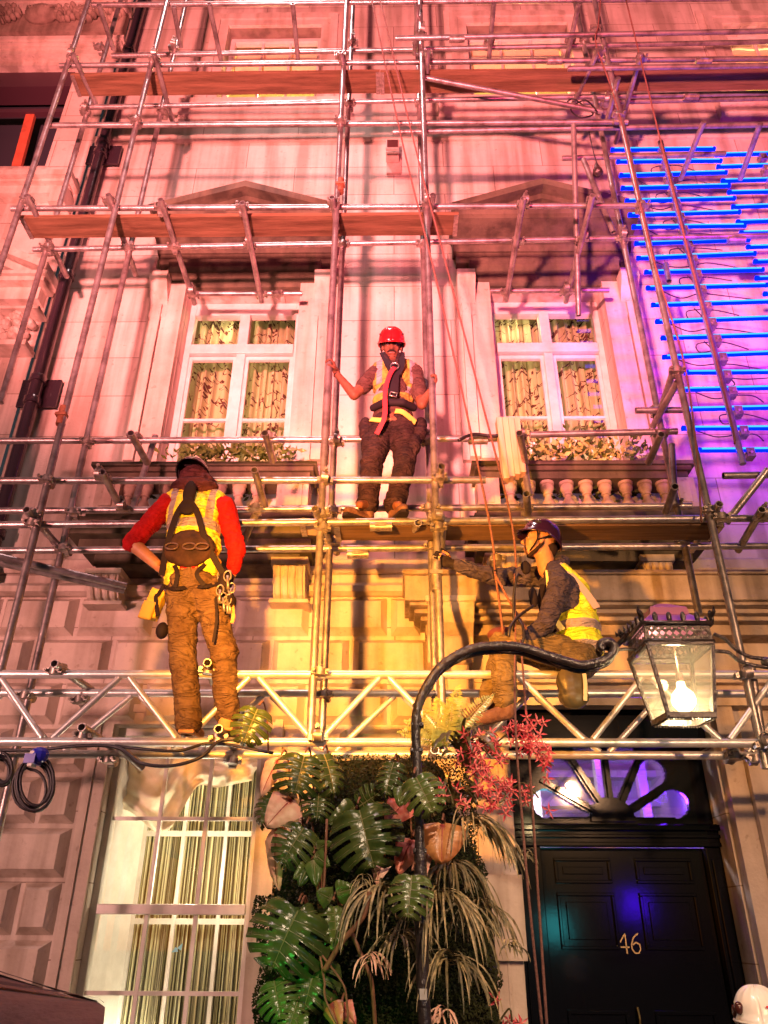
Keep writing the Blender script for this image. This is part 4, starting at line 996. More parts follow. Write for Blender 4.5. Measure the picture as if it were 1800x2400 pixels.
for i in range(4):                       # pierced frieze: quatrefoils and dots cut through the plate
    j = (i+1) % 4; a0, a1, b0, b1 = E0[i], E0[j], E1[i], E1[j]
    nx_, nz_ = 120, 30
    def hole(u, v):
        U_ = u*9.5; k = math.floor(U_); fx_ = U_-k-.5; fy_ = (v-.48)*2.6
        for ox, oy in ((.2, 0), (-.2, 0), (0, .2), (0, -.2)):
            if math.hypot(fx_-ox, fy_-oy) < .19: return True
        g_ = U_+.5; fg = g_-math.floor(g_)-.5
        return math.hypot(fg, fy_-.75) < .13 or math.hypot(fg, fy_+.72) < .13
    base = len(m.v)
    for y in range(nz_+1):
        for x in range(nx_+1): m.v.append(tuple(a0.lerp(a1, x/nx_).lerp(b0.lerp(b1, x/nx_), y/nz_)))
    for y in range(nz_):
        for x in range(nx_):
            if .06 < (x+.5)/nx_ < .94 and hole((x+.5)/nx_, (y+.5)/nz_): continue
            q = base+y*(nx_+1)+x; m.f.append((q, q+1, q+nx_+2, q+nx_+1))
m.build('pierced_frieze', M['iron'], ln_)
m = MB(); E2 = expand(T4, 1.08, .10); E3 = expand(T4, 1.10, .12)
for i in range(4):
    j = (i+1) % 4; m.bar(E0[i], E0[j], .018, .012); m.bar(E2[i], E2[j], .016, .016)
    for k in range(6):
        q = E2[i].lerp(E2[j], k/5); big = k in (0, 5)
        m.ball(q+Vector((0, 0, .03)), (.014, .010, .028 if not big else .036), 8, 6)
        if big:
            dv = (q-Vector((c0.x, c0.y, q.z))).normalized(); m.tube([q+Vector((0, 0, .03)), q+dv*.02+Vector((0, 0, .055)), q+dv*.022+Vector((0, 0, .085))], [.012, .009, .001], 7)
m.build('cresting', M['iron'], ln_, smooth=True)
R0 = expand(T4, .98, .12); R1 = expand(T4, .62, .17); R2 = expand(T4, .58, .21); R3 = expand(T4, .16, .25)
m = MB()
for Pa, Pb in ((R0, R1), (R1, R2), (R2, R3)):
    for i in range(4): j = (i+1) % 4; m.add([Pa[i], Pa[j], Pb[j], Pb[i]], [(0, 1, 2, 3)])
m.add(R3, [(0, 1, 2, 3)]); m.build('roof', mat('lantern_copper', (.42, .16, .30), .35, .5), ln_)  # violet light falling on the roof is put into its colour
bc = U(1602, 1640, 3.70)
m = MB(); m.lathe(bc, [(.001, -.058), (.03, -.05), (.052, -.025), (.057, .0), (.05, .027), (.03, .048), (.02, .06), (.018, .085)], 20)
m.build('bulb', emit_mat('bulb_glow', (1, .80, .42), 14), ln_, smooth=True)
m = MB(); m.tube([bc+Vector((0, 0, .08)), bc+Vector((0, 0, .13))], .017, 12); m.tube([bc+Vector((0, 0, .12)), Vector((bc.x, bc.y, zt+.05))], .004, 6); m.build('lamp_holder', M['fit'], ln_)
lamp('lantern_bulb_light', 'POINT', bc+Vector((0, -.0, -.075)), None, (1, .72, .36), 14, .03)
lamp('lantern_bulb_light', 'POINT', bc+Vector((0, 0, .19)), None, (1, .72, .36), 5, .03)
# lantern supports to both sides
m = MB()
m.tube(smooth_pts([U(1437, 1524, DA), U(1470, 1521, 3.66), U(1500, 1521, 3.70), U(1516, 1503, 3.72)]), .008, 8)
m.tube(smooth_pts([U(1673, 1486, 3.62), U(1700, 1498, 3.62), U(1722, 1520, 3.62), U(1756, 1539, 3.62), U(1800, 1544, 3.62), U(1860, 1545, 3.62)]), .010, 8)
m.tube(smooth_pts([U(1673, 1526, 3.62), U(1703, 1528, 3.62), U(1716, 1536, 3.62), U(1733, 1549, 3.62), U(1770, 1560, 3.62), U(1860, 1572, 3.62)]), .010, 8)
m.ball(U(1797, 1552, 3.62), (.03, .025, .025), 8, 6)
m.build('scroll_bracket', M['iron'], lz, smooth=True)
m = MB()
for k in range(7):
    q = U(1447+k*9, 1492-k*6.5, 3.80-k*.02); m.tube([q, q+Vector((-.008, 0, .028))], [.010, .001], 6)
m.tube([U(1448, 1512, 3.84), U(1505, 1452, 3.72)], .014, 8); m.build('leaf_cresting', M['iron'], ln_, smooth=True)
# ---------------------------------------------------------------- planting
def leaf_mat(name, c1, c2, rough=.32, vein=None, scale=9, trans=.15):
    m = mat(name, c1, rough, col2=c2, scale=scale, bump=.25, bscale=28, spec=.55); m.node_tree.nodes['Principled BSDF'].inputs['Subsurface Weight'].default_value = 0
    return m
M['monstera'] = leaf_mat('monstera_leaf', (.03, .06, .012), (.075, .10, .022), .27)
M['monstera2'] = leaf_mat('monstera_leaf_young', (.06, .11, .02), (.11, .14, .03), .27)
M['caladium'] = leaf_mat('caladium_pink', (.75, .34, .24), (.85, .58, .38), .5, scale=14)
M['caladium_red'] = leaf_mat('caladium_red', (.60, .10, .08), (.75, .28, .18), .45, scale=14)
M['bronze'] = leaf_mat('bronze_leaf', (.42, .15, .05), (.55, .25, .08), .4, scale=10)
M['spider'] = leaf_mat('spider_plant', (.10, .09, .025), (.58, .42, .20), .45, scale=30)
M['spider_dark'] = leaf_mat('spider_plant_dark', (.045, .045, .014), (.26, .19, .08), .5, scale=30)
M['fern'] = leaf_mat('fern', (.26, .30, .06), (.40, .40, .10), .5)
M['strap'] = leaf_mat('strap_leaf', (.07, .065, .02), (.16, .12, .045), .35, scale=5)
M['orchid'] = leaf_mat('orchid_petal', (.60, .03, .06), (.85, .28, .28), .45, scale=20)
M['orchid_lip'] = leaf_mat('orchid_lip', (.8, .3, .2), (.7, .15, .12), .5)
M['foliage'] = leaf_mat('box_foliage', (.012, .020, .006), (.035, .038, .012), .55, scale=6)
M['stem'] = mat('brown_stem', (.30, .12, .06), .6, col2=(.16, .06, .03), scale=20)
M['vein'] = mat('leaf_vein', (.20, .19, .07), .5); M['vein_red'] = mat('red_vein', (.35, .05, .04), .5)
def frame_of(base, tip, roll):
    L = (tip-base).length; y = (tip-base).normalized(); view = (base - Vector((0, 0, CAMZ))).normalized()
    n = -(view - y*view.dot(y)).normalized(); n = Matrix.Rotation(roll, 3, y) @ n; x = y.cross(n).normalized()
    return L, x, y, n
def monstera(base, tip, w, roll=0, seed=0, m='monstera', parent=None, lobes=6, splits=True):
    L, X, Y, Nn = frame_of(base, tip, roll); rs = random.Random(seed); mb = MB(); vb = MB()
    nu, nv = 12, 66
    def pos(s_, u, v):
        hw = w/2*(math.sin(math.pi*min(1, (v*.92+.16)))**.62)*(1-.12*v)
        if not splits: hw = w/2*1.25*min(1, (v+.015)/.2)**.5*max(.0, 1-v)**.72
        ang = rad(118 - 88*v**.8)                 # direction of the side veins, from swept back to swept forward
        px_ = hw*u; along = L*(.10+.86*v) - math.cos(math.pi-ang)*hw*u*.62*(1-.25*u)
        if v > .9: px_ *= (1-v)/.1*.8+.2 if v < 1 else .02
        lat = (.11 if splits else .03)*w*math.sin(v*lobes*2*math.pi)*u*.25
        z = (-.18 if splits else -.07)*w*u*u + .05*w*math.sin(u*3) - .25*L*(v-.3)**2 + lat + .02*w*math.sin(v*9+seed)*u
        return base + X*(s_*px_) + Y*along + Nn*z
    for s_ in (-1, 1):
        cut = [(rs.uniform(.28, .5)) for _ in range(lobes+2)]
        idx = {}
        def vid(i, j):
            if (i, j) not in idx: idx[(i, j)] = len(mb.v); mb.v.append(tuple(pos(s_, i/nu, j/nv)))
            return idx[(i, j)]
        for j in range(nv):
            for i in range(nu):
                u = (i+.5)/nu; v = (j+.5)/nv
                if splits:
                    t = v*lobes + .1; k = int(t); fr_ = t-k
                    wd_ = .10 + .10*max(0, u-cut[k])
                    if u > cut[k] and abs(fr_-.5) < wd_ and .10 < v < .9: continue
                    if .14 < u < .27 and abs(fr_-.0) < .09 and .2 < v < .75: continue
                mb.f.append((vid(i, j), vid(i+1, j), vid(i+1, j+1), vid(i, j+1)) if s_ > 0 else (vid(i, j), vid(i, j+1), vid(i+1, j+1), vid(i+1, j)))
    o = mb.build('leaf', M[m], parent, smooth=True)
    vb.tube([pos(1, 0, q/8)+Nn*.002 for q in range(9)], [.0035*(1-q/10) for q in range(9)], 5)
    for k in range(1, lobes if splits else 0):
        v = k/lobes
        for s_ in (-1, 1): vb.tube([pos(s_, u, min(1, v+.0*u))+Nn*.0015 for u in (0, .3, .6, .85)], [.002, .0016, .001, .0006], 4)
    if not splits:
        b0 = pos(1, 0, .04)+Nn*.003
        for v in (.0, .12, .3, .5, .7):
            for s_ in (-1, 1): vb.tube([b0.lerp(pos(s_, .86, v), q)*.75+pos(s_, .86*q, v*q)*.25+Nn*.004*(1-q) for q in (0, .35, .7, 1)], [.0013, .0011, .0008, .0004], 4)
    vb.build('midrib', M['vein' if 'monstera' in m else 'vein_red'], o)
    return o
def plant(name, label, cat, leaves, group=None, d0=None):
    b0 = U(leaves[0][0], leaves[0][1], leaves[0][4]); t = thing(name, label, cat, tuple(b0), group)
    for i, lf_ in enumerate(leaves):
        x0, y0, x1, y1, d, w_, m_ = lf_[:7]; roll = lf_[7] if len(lf_) > 7 else random.uniform(-.5, .5)
        dd = (lf_[8] if len(lf_) > 8 else -.06)
        k = 1/490*d/3.9
        base = U(x0, y0, d); tip = U(x1, y1, d+dd)
        monstera(base, tip, w_*k, roll, i*7+int(x0), m_, t, lobes=6, splits=('monstera' in m_ and w_ > 60))
        st_ = MB(); st_.tube(smooth_pts([base+Vector((0, 0, .0)), base+Vector((.01, .06, .03)), base+Vector((.02, .16, -.04)), base+Vector((.03, .22, -.2))], 4), .005, 6); st_.build('stem', M['stem'], t, smooth=True)
    return t
G = 'large split-leaf plants on the planted post'
plant('split_leaf_plant', 'split-leaf plant sticking out alone over the beam beside the worker boots', 'leafy plant', [(608,1652,566,1748,4.0,108,'monstera',.1)], G)
plant('split_leaf_plant', 'dark split-leaf plant at the top left of the planted column', 'leafy plant', [(716,1762,688,1870,3.80,135,'monstera',.0),(757,1757,790,1868,3.86,95,'monstera',-.5),(662,1840,604,1938,3.86,95,'monstera',.5),(748,1852,742,1925,3.86,90,'monstera',-.1),(718,1930,655,2030,3.76,115,'monstera',.2)], G)
plant('split_leaf_plant', 'biggest dark green split-leaf plant in the middle of the column', 'leafy plant', [(838,1882,880,2050,3.72,185,'monstera',.05),(835,1895,900,1850,3.80,70,'monstera',.1),(840,1890,770,1935,3.82,60,'monstera',-.3)], G)
plant('split_leaf_plant', 'olive split-leaf plant hanging in front of the iron post', 'leafy plant', [(970,1812,1020,1912,3.42,108,'monstera2',-.1),(925,1778,900,1870,3.70,80,'monstera',.3),(950,1840,935,1885,3.66,50,'monstera2',.2)], G)
plant('split_leaf_plant', 'single rounded split-leaf plant beside the lower part of the iron post', 'leafy plant', [(966,2040,955,2162,3.42,108,'monstera2',.1)], G)
plant('split_leaf_plant', 'wide drooping split-leaf plant at the lower left, lit green from below', 'leafy plant', [(706,2118,628,2285,3.66,200,'monstera',.2),(700,2112,745,2250,3.7,120,'monstera',-.4),(782,2112,790,2240,3.74,90,'monstera2',-.3),(752,2232,705,2380,3.72,125,'monstera',.2),(785,2095,832,2082,3.7,50,'monstera2',.2,-.02),(780,2110,745,2090,3.7,45,'monstera2',.1)], G)
plant('split_leaf_plant', 'bright green leafy plant at the very bottom left of the column', 'leafy plant', [(640,2288,660,2395,3.7,100,'monstera2',.2),(700,2340,670,2430,3.68,70,'monstera2',.1),(690,2380,710,2440,3.66,50,'monstera2',.2)], G)
plant('leafy_plant', 'small olive leafed plant tucked between the large split leaves', 'leafy plant', [(735,2000,770,2030,3.74,40,'monstera2',.3),(730,2015,700,2075,3.76,45,'monstera',.2),(735,2010,740,2075,3.74,42,'monstera2',.1),(740,1990,775,1975,3.74,30,'monstera2',.1),(725,2030,690,2060,3.76,36,'monstera2',-.3)])
Gc = 'veined pink and red leaf plants'
plant('caladium', 'pale pink heart-leaf plant along the left edge of the column', 'leafy plant', [(690,1866,622,1935,3.84,86,'caladium',.3),(648,1925,640,2090,3.86,66,'caladium',.7),(660,1768,606,1862,3.88,62,'caladium',.6)], Gc)
plant('caladium', 'red heart-leaf plant peeping out behind the biggest split leaf', 'leafy plant', [(955,1870,905,1930,3.84,70,'caladium_red',.2),(968,1960,930,2046,3.80,66,'caladium_red',.4),(900,2010,880,2070,3.8,40,'caladium',.3)], Gc)
plant('caladium', 'orange bronze heart-leaf plant right of the iron post', 'leafy plant', [(1037,1922,1035,2022,3.60,112,'bronze',.0),(1012,1960,990,2050,3.66,40,'caladium',.8)], Gc)
plant('caladium', 'small bronze red leaf plant near the bottom of the column', 'leafy plant', [(775,2345,795,2410,3.7,46,'bronze',.3),(800,2350,830,2400,3.7,40,'caladium_red',.3)], Gc)
# strap-leaved spider plants
def fountain(px, py, d, n, Lpx, lean, seed, m, label, w_=.0095, group='spider plants on the column', name='spider_plant', up=.5, cat='spider plant', spread=1.0):
    rs = random.Random(seed); c = U(px, py, d); t = thing(name, label, cat, tuple(c), group); k = 1/490
    for q in range(4):
        mb = MB()
        for i in range(int(n*.19)):
            an = rs.uniform(0, 2*math.pi); L = Lpx*k*rs.uniform(.30, .80)
            dx = math.cos(an)*spread + lean; dy = -abs(math.sin(an))*.6-.1
            v = Vector((dx, dy, up*rs.uniform(.4, 1.3))).normalized(); p = c + Vector((rs.uniform(-.02, .02), rs.uniform(-.02, .02), rs.uniform(-.02, .02)))
            pts = [p.copy()]; st_ = L/9
            for s_ in range(9):
                v = (v + Vector((rs.uniform(-.07, .07), 0, -.24-.02*s_))).normalized(); p = p + v*st_; pts.append(p.copy())
            sd = v.cross(Vector((0, -1, .3))).normalized(); ww = w_*rs.uniform(.6, 1.2); b = len(mb.v)
            for s_, pp in enumerate(pts):
                h = ww*.5*math.sin(math.pi*min(.97, (s_+.9)/10.2))**.6
                mb.v += [tuple(pp-sd*h), tuple(pp+Vector((0, .0015, -.002))), tuple(pp+sd*h)]
            for s_ in range(9): mb.f += [(b+s_*3, b+s_*3+1, b+s_*3+4, b+s_*3+3), (b+s_*3+1, b+s_*3+2, b+s_*3+5, b+s_*3+4)]
        mb.build('leaf_blades', M[m if q % 2 else ('spider_dark' if m == 'spider' else m)], t, smooth=True)
    return t
fountain(1103,1926,3.72,60,250,.6,1,'spider','spider plant with long arching blades falling over the door pilaster')
fountain(1055,2030,3.74,56,230,.25,9,'spider_dark','darker spider plant below the bronze heart leaf')
fountain(1028,2098,3.64,64,280,.3,2,'spider','densest spider plant, cream striped, right of the iron post')
fountain(1120,2120,3.78,44,200,.3,12,'spider_dark','spider plant spreading at the right edge of the column')
fountain(905,2080,3.70,44,250,-.1,3,'spider','spider plant left of the iron post with blades falling left')
fountain(940,2190,3.70,40,190,.1,4,'spider','spider plant in the lower middle beside the iron post')
fountain(1058,2248,3.62,44,190,.35,5,'spider','lowest large spider plant right of the iron post')
fountain(868,2242,3.66,26,90,0,6,'caladium','small pinkish spider plantlet in the lower middle', .008)
fountain(1045,2372,3.6,26,70,0,7,'caladium','small pink star plantlet at the bottom beside the post', .010)
fountain(1140,2170,3.7,22,60,0,8,'spider_dark','little plantlet on a runner over the door pilaster', .008)
fountain(1200,2215,3.6,22,50,.2,18,'spider','outermost pale plantlet on a runner near the black door', .008)
fountain(1232,2000,3.56,20,50,.1,28,'spider_dark','tiny plantlet hanging against the black door frame', .008)
fountain(850,2060,3.7,22,70,0,38,'spider','curly pale plantlet between the big green leaves', .006)
fountain(1088,1790,3.82,34,200,.1,48,'strap','upright dark strap-leaved plant below the seated climber', .028, None, 'strap_plant', 3.2, 'strap-leaved plant', .55)
fountain(1060,1880,3.84,24,170,.1,58,'strap','second dark strap-leaved plant beneath the orchids', .026, None, 'strap_plant', 2.4, 'strap-leaved plant', .6)
# fern
fr0 = U(1046, 1752, 3.88); ft = thing('fern', 'yellow green fern fronds standing against the beam beside the iron arch', 'fern', tuple(fr0))
for i, (tx, ty) in enumerate(((1078,1602),(1022,1632),(1160,1625),(928,1718),(1092,1690),(990,1668),(945,1690),(1010,1735),(1062,1640))):
    mb = MB(); tip = U(tx, ty, 3.86-.01*i); n_ = 26
    mid = (fr0+tip)/2+Vector((0, -.03, .05))
    pts = [fr0*(1-t_)**2+mid*2*t_*(1-t_)+tip*t_**2 for t_ in [q/n_ for q in range(n_+1)]]
    mb.tube(pts, .0018, 4)
    for q in range(3, n_):
        dr = (pts[q+1]-pts[q-1]).normalized(); sd = dr.cross(Vector((0, 1, 0))).normalized(); L = .055*math.sin(math.pi*min(.96, q/n_*.9+.12))
        for s_ in (-1, 1):
            e_ = pts[q]+sd*s_*L+dr*L*.25+Vector((0, random.uniform(-.008, .008), random.uniform(-.006, .004)))
            b = len(mb.v); mb.v += [tuple(pts[q]), tuple(pts[q].lerp(e_, .5)+dr*.0055), tuple(e_), tuple(pts[q].lerp(e_, .5)-dr*.0055)]; mb.f.append((b, b+1, b+2, b+3))
    mb.build('frond', M['fern'], ft)
# orchids
def orchid(pts, label, seed, n):
    rs = random.Random(seed); P = smooth_pts([U(*p) for p in pts], 6); t = thing('orchid_spray', label, 'orchid spray', tuple(P[0]), 'red orchid sprays')
    mb = MB(); mb.tube(P, .004, 6); mb.build('stem', M['strap'], t, smooth=True)
    for i in range(n):
        q = P[int((.15+.85*i/max(1, n-1))*(len(P)-1))] + Vector((rs.uniform(-.06, .06), rs.uniform(-.04, .02), rs.uniform(-.055, .055)))
        nd = Vector((rs.uniform(-.5, .5), -1, rs.uniform(-.5, .3))).normalized(); a = nd.orthogonal().normalized(); b_ = nd.cross(a); mb = MB(); r0 = rs.uniform(0, 6)
        for k in range(5):
            an = r0+k*2*math.pi/5+rs.uniform(-.15, .15); dr = a*math.cos(an)+b_*math.sin(an); sd = nd.cross(dr); L = rs.uniform(.026, .042)
            m1 = q+dr*L*.45+nd*.006; e_ = q+dr*L-nd*rs.uniform(-.004, .014); bb = len(mb.v)
            mb.v += [tuple(q), tuple(m1+sd*.0055), tuple(e_), tuple(m1-sd*.0055)]; mb.f += [(bb, bb+1, bb+2), (bb, bb+2, bb+3)]
        f_ = mb.build('flower', M['orchid'], t)
        l_ = MB(); l_.ball(q+nd*.008, (.005, .005, .007), 6, 5); l_.build('lip', M['orchid_lip'], f_, smooth=True)
    return t
orchid([(1090,1830,3.8),(1105,1770,3.74),(1118,1745,3.7),(1135,1758,3.68),(1150,1775,3.66)], 'red orchid spray in the middle, just below the beam', 1, 24)
orchid([(1110,1800,3.8),(1165,1740,3.72),(1215,1705,3.68),(1250,1715,3.64),(1240,1750,3.62),(1270,1775,3.6),(1298,1795,3.58)], 'largest red orchid spray arching over the beam to the right', 2, 46)
orchid([(1075,1840,3.8),(1130,1800,3.72),(1145,1820,3.7),(1160,1845,3.68),(1185,1860,3.66),(1170,1880,3.66),(1130,1860,3.66)], 'lower red orchid spray against the pale pilaster', 3, 32)
orchid([(1100,1860,3.8),(1190,1850,3.7),(1225,1835,3.64),(1250,1855,3.6),(1262,1870,3.58)], 'thin red orchid spray reaching out to the black door', 4, 7)
orchid([(1020,1860,3.75),(1045,1845,3.68),(1055,1860,3.66),(1062,1885,3.64)], 'small red orchid spray beside the olive split leaf', 5, 7)
orchid([(1155,2420,3.7),(1180,2380,3.66),(1195,2365,3.64),(1200,2395,3.64)], 'pale pink orchid spray at the bottom edge beside the door', 6, 5)
# branches
for pts, lb, r in (([(760,2275,3.64),(800,2210,3.62),(850,2150,3.6),(862,2110,3.6),(866,2090,3.6)], 'red brown forked branch crossing the big green leaf', .011),
                (([(822,2180,3.68),(845,2235,3.66),(860,2270,3.64),(872,2310,3.66),(880,2420,3.7)]), 'thin brown branch running down the dark middle of the column', .009),
                (([(764,2000,3.72),(766,1920,3.7),(760,2060,3.7),(752,2120,3.7)]), 'thin pinkish stem hanging down left of the biggest leaf', .006),
                (([(755,2240,3.66),(800,2300,3.62),(812,2340,3.62),(818,2430,3.62)]), 'thin aerial root curving down at the lower left', .005),
                (([(750,2240,3.66),(760,2300,3.64),(762,2340,3.64),(790,2400,3.62)]), 'second aerial root hanging beneath the wide leaf', .005)):
    o = cable('branch', [U(*p) for p in pts], r, 'stem', lb, 'branch')
# dense clipped foliage that clothes the column
rs = random.Random(77); fm = MB()
def edge(z_py):      # pixel outline of the planted column
    if z_py < 1760: return None
    t_ = (z_py-1760)/700
    l = 775-170*min(1, t_*1.6) if z_py < 2100 else 612-10*math.sin(z_py*.03)
    r = 1085+75*min(1, t_*1.3)+8*math.sin(z_py*.05)
    return l, r
for i in range(34000):
    py = 1768+rs.random()**.9*720; l, r_ = edge(py); u = rs.random()
    if rs.random() < .12: u = rs.choice((0, 1))+rs.uniform(-.02, .02)
    px = l+(r_-l)*u
    bulge = math.sqrt(max(0, 1-(2*u-1)**2))
    d = 4.25-.33*bulge-rs.random()*.05+.06*noise.noise(Vector((px*.02, py*.02, 0)))
    c = U(px, py, d); s_ = rs.uniform(.005, .011)
    a = Vector((rs.gauss(0, 1), rs.gauss(0, 1), rs.gauss(0, 1))).normalized(); b_ = a.orthogonal().normalized()*s_*.6; a = a*s_
    n_ = len(fm.v); fm.v += [tuple(c-a), tuple(c+b_), tuple(c+a), tuple(c-b_)]; fm.f.append((n_, n_+1, n_+2, n_+3))
fo = fm.build('column_foliage', M['foliage']); fo['kind'] = 'stuff'; fo['label'] = 'dense tiny dark leaves clothing the planted column behind the big leaves'
ccx = U(880, 2200, 4.36); cm_ = MB()
cm_.lathe((ccx.x+.03, ccx.y-.02, .12), [(.56, 0), (.56, UZ(2250, 4.3)-.12), (.55, UZ(2100, 4.3)-.12), (.46, UZ(1980, 4.3)-.12), (.38, UZ(1880, 4.3)-.12), (.33, UZ(1800, 4.3)-.12), (.28, UZ(1785, 4.3)-.12)], 28, sc=(1, .34))
tag(cm_.build('planted_column', mat('dark_compost', (.008, .008, .006), .95), smooth=True), 'dark soil column that holds the climbing plants and orchids', 'planter column')
# window-box plants on the balconies
def shrub(px, py, d, hpx, seed, label, grp, n=46, m='monstera'):
    rs = random.Random(seed); c = U(px, py, d); mb = MB(); k = 1/250
    for i in range(n):
        p = c+Vector((rs.gauss(0, .09), rs.gauss(0, .05), abs(rs.gauss(0, 1))*hpx*k*.5)); v = Vector((rs.uniform(-1, 1), rs.uniform(-.8, .3), rs.uniform(-.2, 1.2))).normalized(); L = rs.uniform(.05, .10); sd = v.cross(Vector((rs.random(), 1, rs.random()))).normalized()*L*.2
        b = len(mb.v); mb.v += [tuple(p), tuple(p+v*L*.5+sd), tuple(p+v*L), tuple(p+v*L*.5-sd)]; mb.f.append((b, b+1, b+2, b+3))
    o = mb.build('balcony_plant', M[m]); tag(o, label, 'plant', grp)
pos_ = ['leftmost', 'second from left', 'middle left', 'middle', 'middle right', 'second from right', 'rightmost']
for i, px in enumerate((440, 475, 510, 545, 580, 615, 650)): shrub(px, 1076, 5.62, 34, i, f'{pos_[i]} leafy plant on the left balcony', 'plants on the left balcony', m='monstera' if i % 2 else 'monstera2')
for i, px in enumerate((1248, 1285, 1322, 1360, 1400, 1440, 1490)): shrub(px, 1073, 5.62, 40, i+20, f'{pos_[i]} leafy plant on the right balcony', 'plants on the right balcony', m='fern' if i % 2 else 'monstera')
for i, px in enumerate((1215, 1300, 1390, 1480)): shrub(px, 1165, 5.8, 60, i+40, f'{["leftmost", "second", "third", "rightmost"][i]} dark trailing plant seen behind the right balusters', 'trailing plants behind the right balusters', 60)
for i, px in enumerate((330, 570)): shrub(px, 1165, 5.8, 60, i+50, f'{["left", "right"][i]} dark trailing plant seen behind the left balusters', 'trailing plants behind the left balusters', 60)
# crumpled cloth hung inside the ground-floor window
def cloth(u, v):
    top = U(275+330*u, 1780-30*u, 0.001+WD+.34); 
    lowy = 1890+80*math.exp(-((u-.28)/.16)**2)-60*u - 20*math.exp(-((u-.55)/.1)**2)
    px = 275+330*u; py = 1700+(lowy-1700)*v
    fold = .022*math.sin(v*10+u*16)+.02*math.sin(u*9-v*24)+.06*noise.noise(Vector((u*7, v*7, 2)))+.018*noise.noise(Vector((u*16, v*16, 5)))
    return U(px+14*math.sin(v*6+u*5), py, WD+.33+fold)
m = MB(); m.sheet(cloth, 90, 60); o = m.build('dust_sheet', curtain_mat('cream_cloth', False), smooth=True)
cm2 = mat('cream_cloth_plain', (.85, .76, .58), .5, col2=(.70, .58, .40), scale=6); o.data.materials[0] = cm2
tag(o, 'crumpled cream dust sheet bunched across the top of the ground floor window', 'dust sheet')
m = MB(); c_ = U(415, 2222, WD+.135)
m.add([c_, c_+Vector((.035, 0, .03)), c_+Vector((.03, 0, -.015)), c_+Vector((-.012, 0, .006)), c_+Vector((-.035, -.001, -.026)), c_+Vector((.01, -.001, -.022))], [(0, 1, 2), (0, 3, 4), (0, 4, 5)])
tag(m.build('butterfly_sticker', mat('sticker_blue', (.25, .65, .75), .5)), 'tiny pale blue butterfly sticker on the lower window pane', 'sticker')
# fabric canopy in the bottom-left corner
cn_ = thing('parasol', 'pinkish fabric canopy with dark edge band in the bottom left corner', 'parasol', tuple(U(-60, 2400, 2.8)[:2])+(0,))
def can(u, v):
    a_ = U(-160+400*u, 2232+136*u**1.05 + (0 if u < .97 else 14), 2.8); b_ = U(-330+570*u, 2470+(-46)*u, 2.35)
    return a_.lerp(b_, v)+Vector((0, 0, .04*math.sin(v*math.pi)+.01*math.sin(v*12)*(1-u)))
m = MB(); m.sheet(can, 30, 20); m.build('canopy', mat('pink_fabric', (.30, .16, .13), .8, col2=(.22, .11, .09), scale=8, bump=.3, bscale=60), cn_, smooth=True)
m = MB(); m.sheet(lambda u, v: can(u, v*.16)+Vector((0, -.012, .01)), 30, 4); m.sheet(lambda u, v: can(u, .34+v*.07+.0*u)+Vector((0, -.012, .012)), 30, 2); m.build('dark_band', mat('dark_fabric', (.05, .02, .03), .7, col2=(.12, .05, .05), scale=8), cn_, smooth=True)
m = MB(); pc = U(-80, 2500, 2.6); m.tube([(pc.x, pc.y, 0), (pc.x, pc.y, 1.35)], .02, 10); m.build('pole', M['iron'], cn_)
# ---------------------------------------------------------------- people
M['eye'] = mat('eye_white', (.30, .22, .20), .3); M['skin'] = mat('skin', (.17, .07, .04), .5, col2=(.12, .045, .028), scale=30); M['skin_light'] = mat('skin_light', (.46, .22, .12), .5, col2=(.38, .17, .09), scale=30)  # middle worker's darker tone has his backlit shade put into the colour
class BL(MB):
    def cap(s, p0, p1, r0, r1=None, n=14, sq=None):
        r1 = r0 if r1 is None else r1; p0 = Vector(p0); p1 = Vector(p1)
        s.tube([p0, p1], [r0, r1], n); s.ball(p0, r0, n, 8); s.ball(p1, r1, n, 8); return s
    def limb(s, pts, rs_):
        for i in range(len(pts)-1): s.cap(pts[i], pts[i+1], rs_[i], rs_[i+1])
        return s
    def done(s, name, m, parent, vox=.008, it=4, folds=0, fscale=.09, seed=0):
        o = s.build(name, m, parent, smooth=True)
        r = o.modifiers.new('remesh', 'REMESH'); r.mode = 'VOXEL'; r.voxel_size = vox; r.use_smooth_shade = True
        sm = o.modifiers.new('smooth', 'SMOOTH'); sm.factor = .5; sm.iterations = it
        if folds:
            for nm, fs, k in (('folds', fscale, .75), ('creases', fscale*.38, .28)):
                tx = bpy.data.textures.new(nm, 'CLOUDS'); tx.noise_scale = fs; tx.noise_depth = 1
                dm = o.modifiers.new(nm, 'DISPLACE'); dm.texture = tx; dm.strength = folds*k; dm.mid_level = .5; dm.texture_coords = 'GLOBAL'
        return o
def basis(fwd, up=(0, 0, 1)):
    f = Vector(fwd).normalized(); r = f.cross(Vector(up)).normalized(); u = r.cross(f).normalized()
    return r, f, u
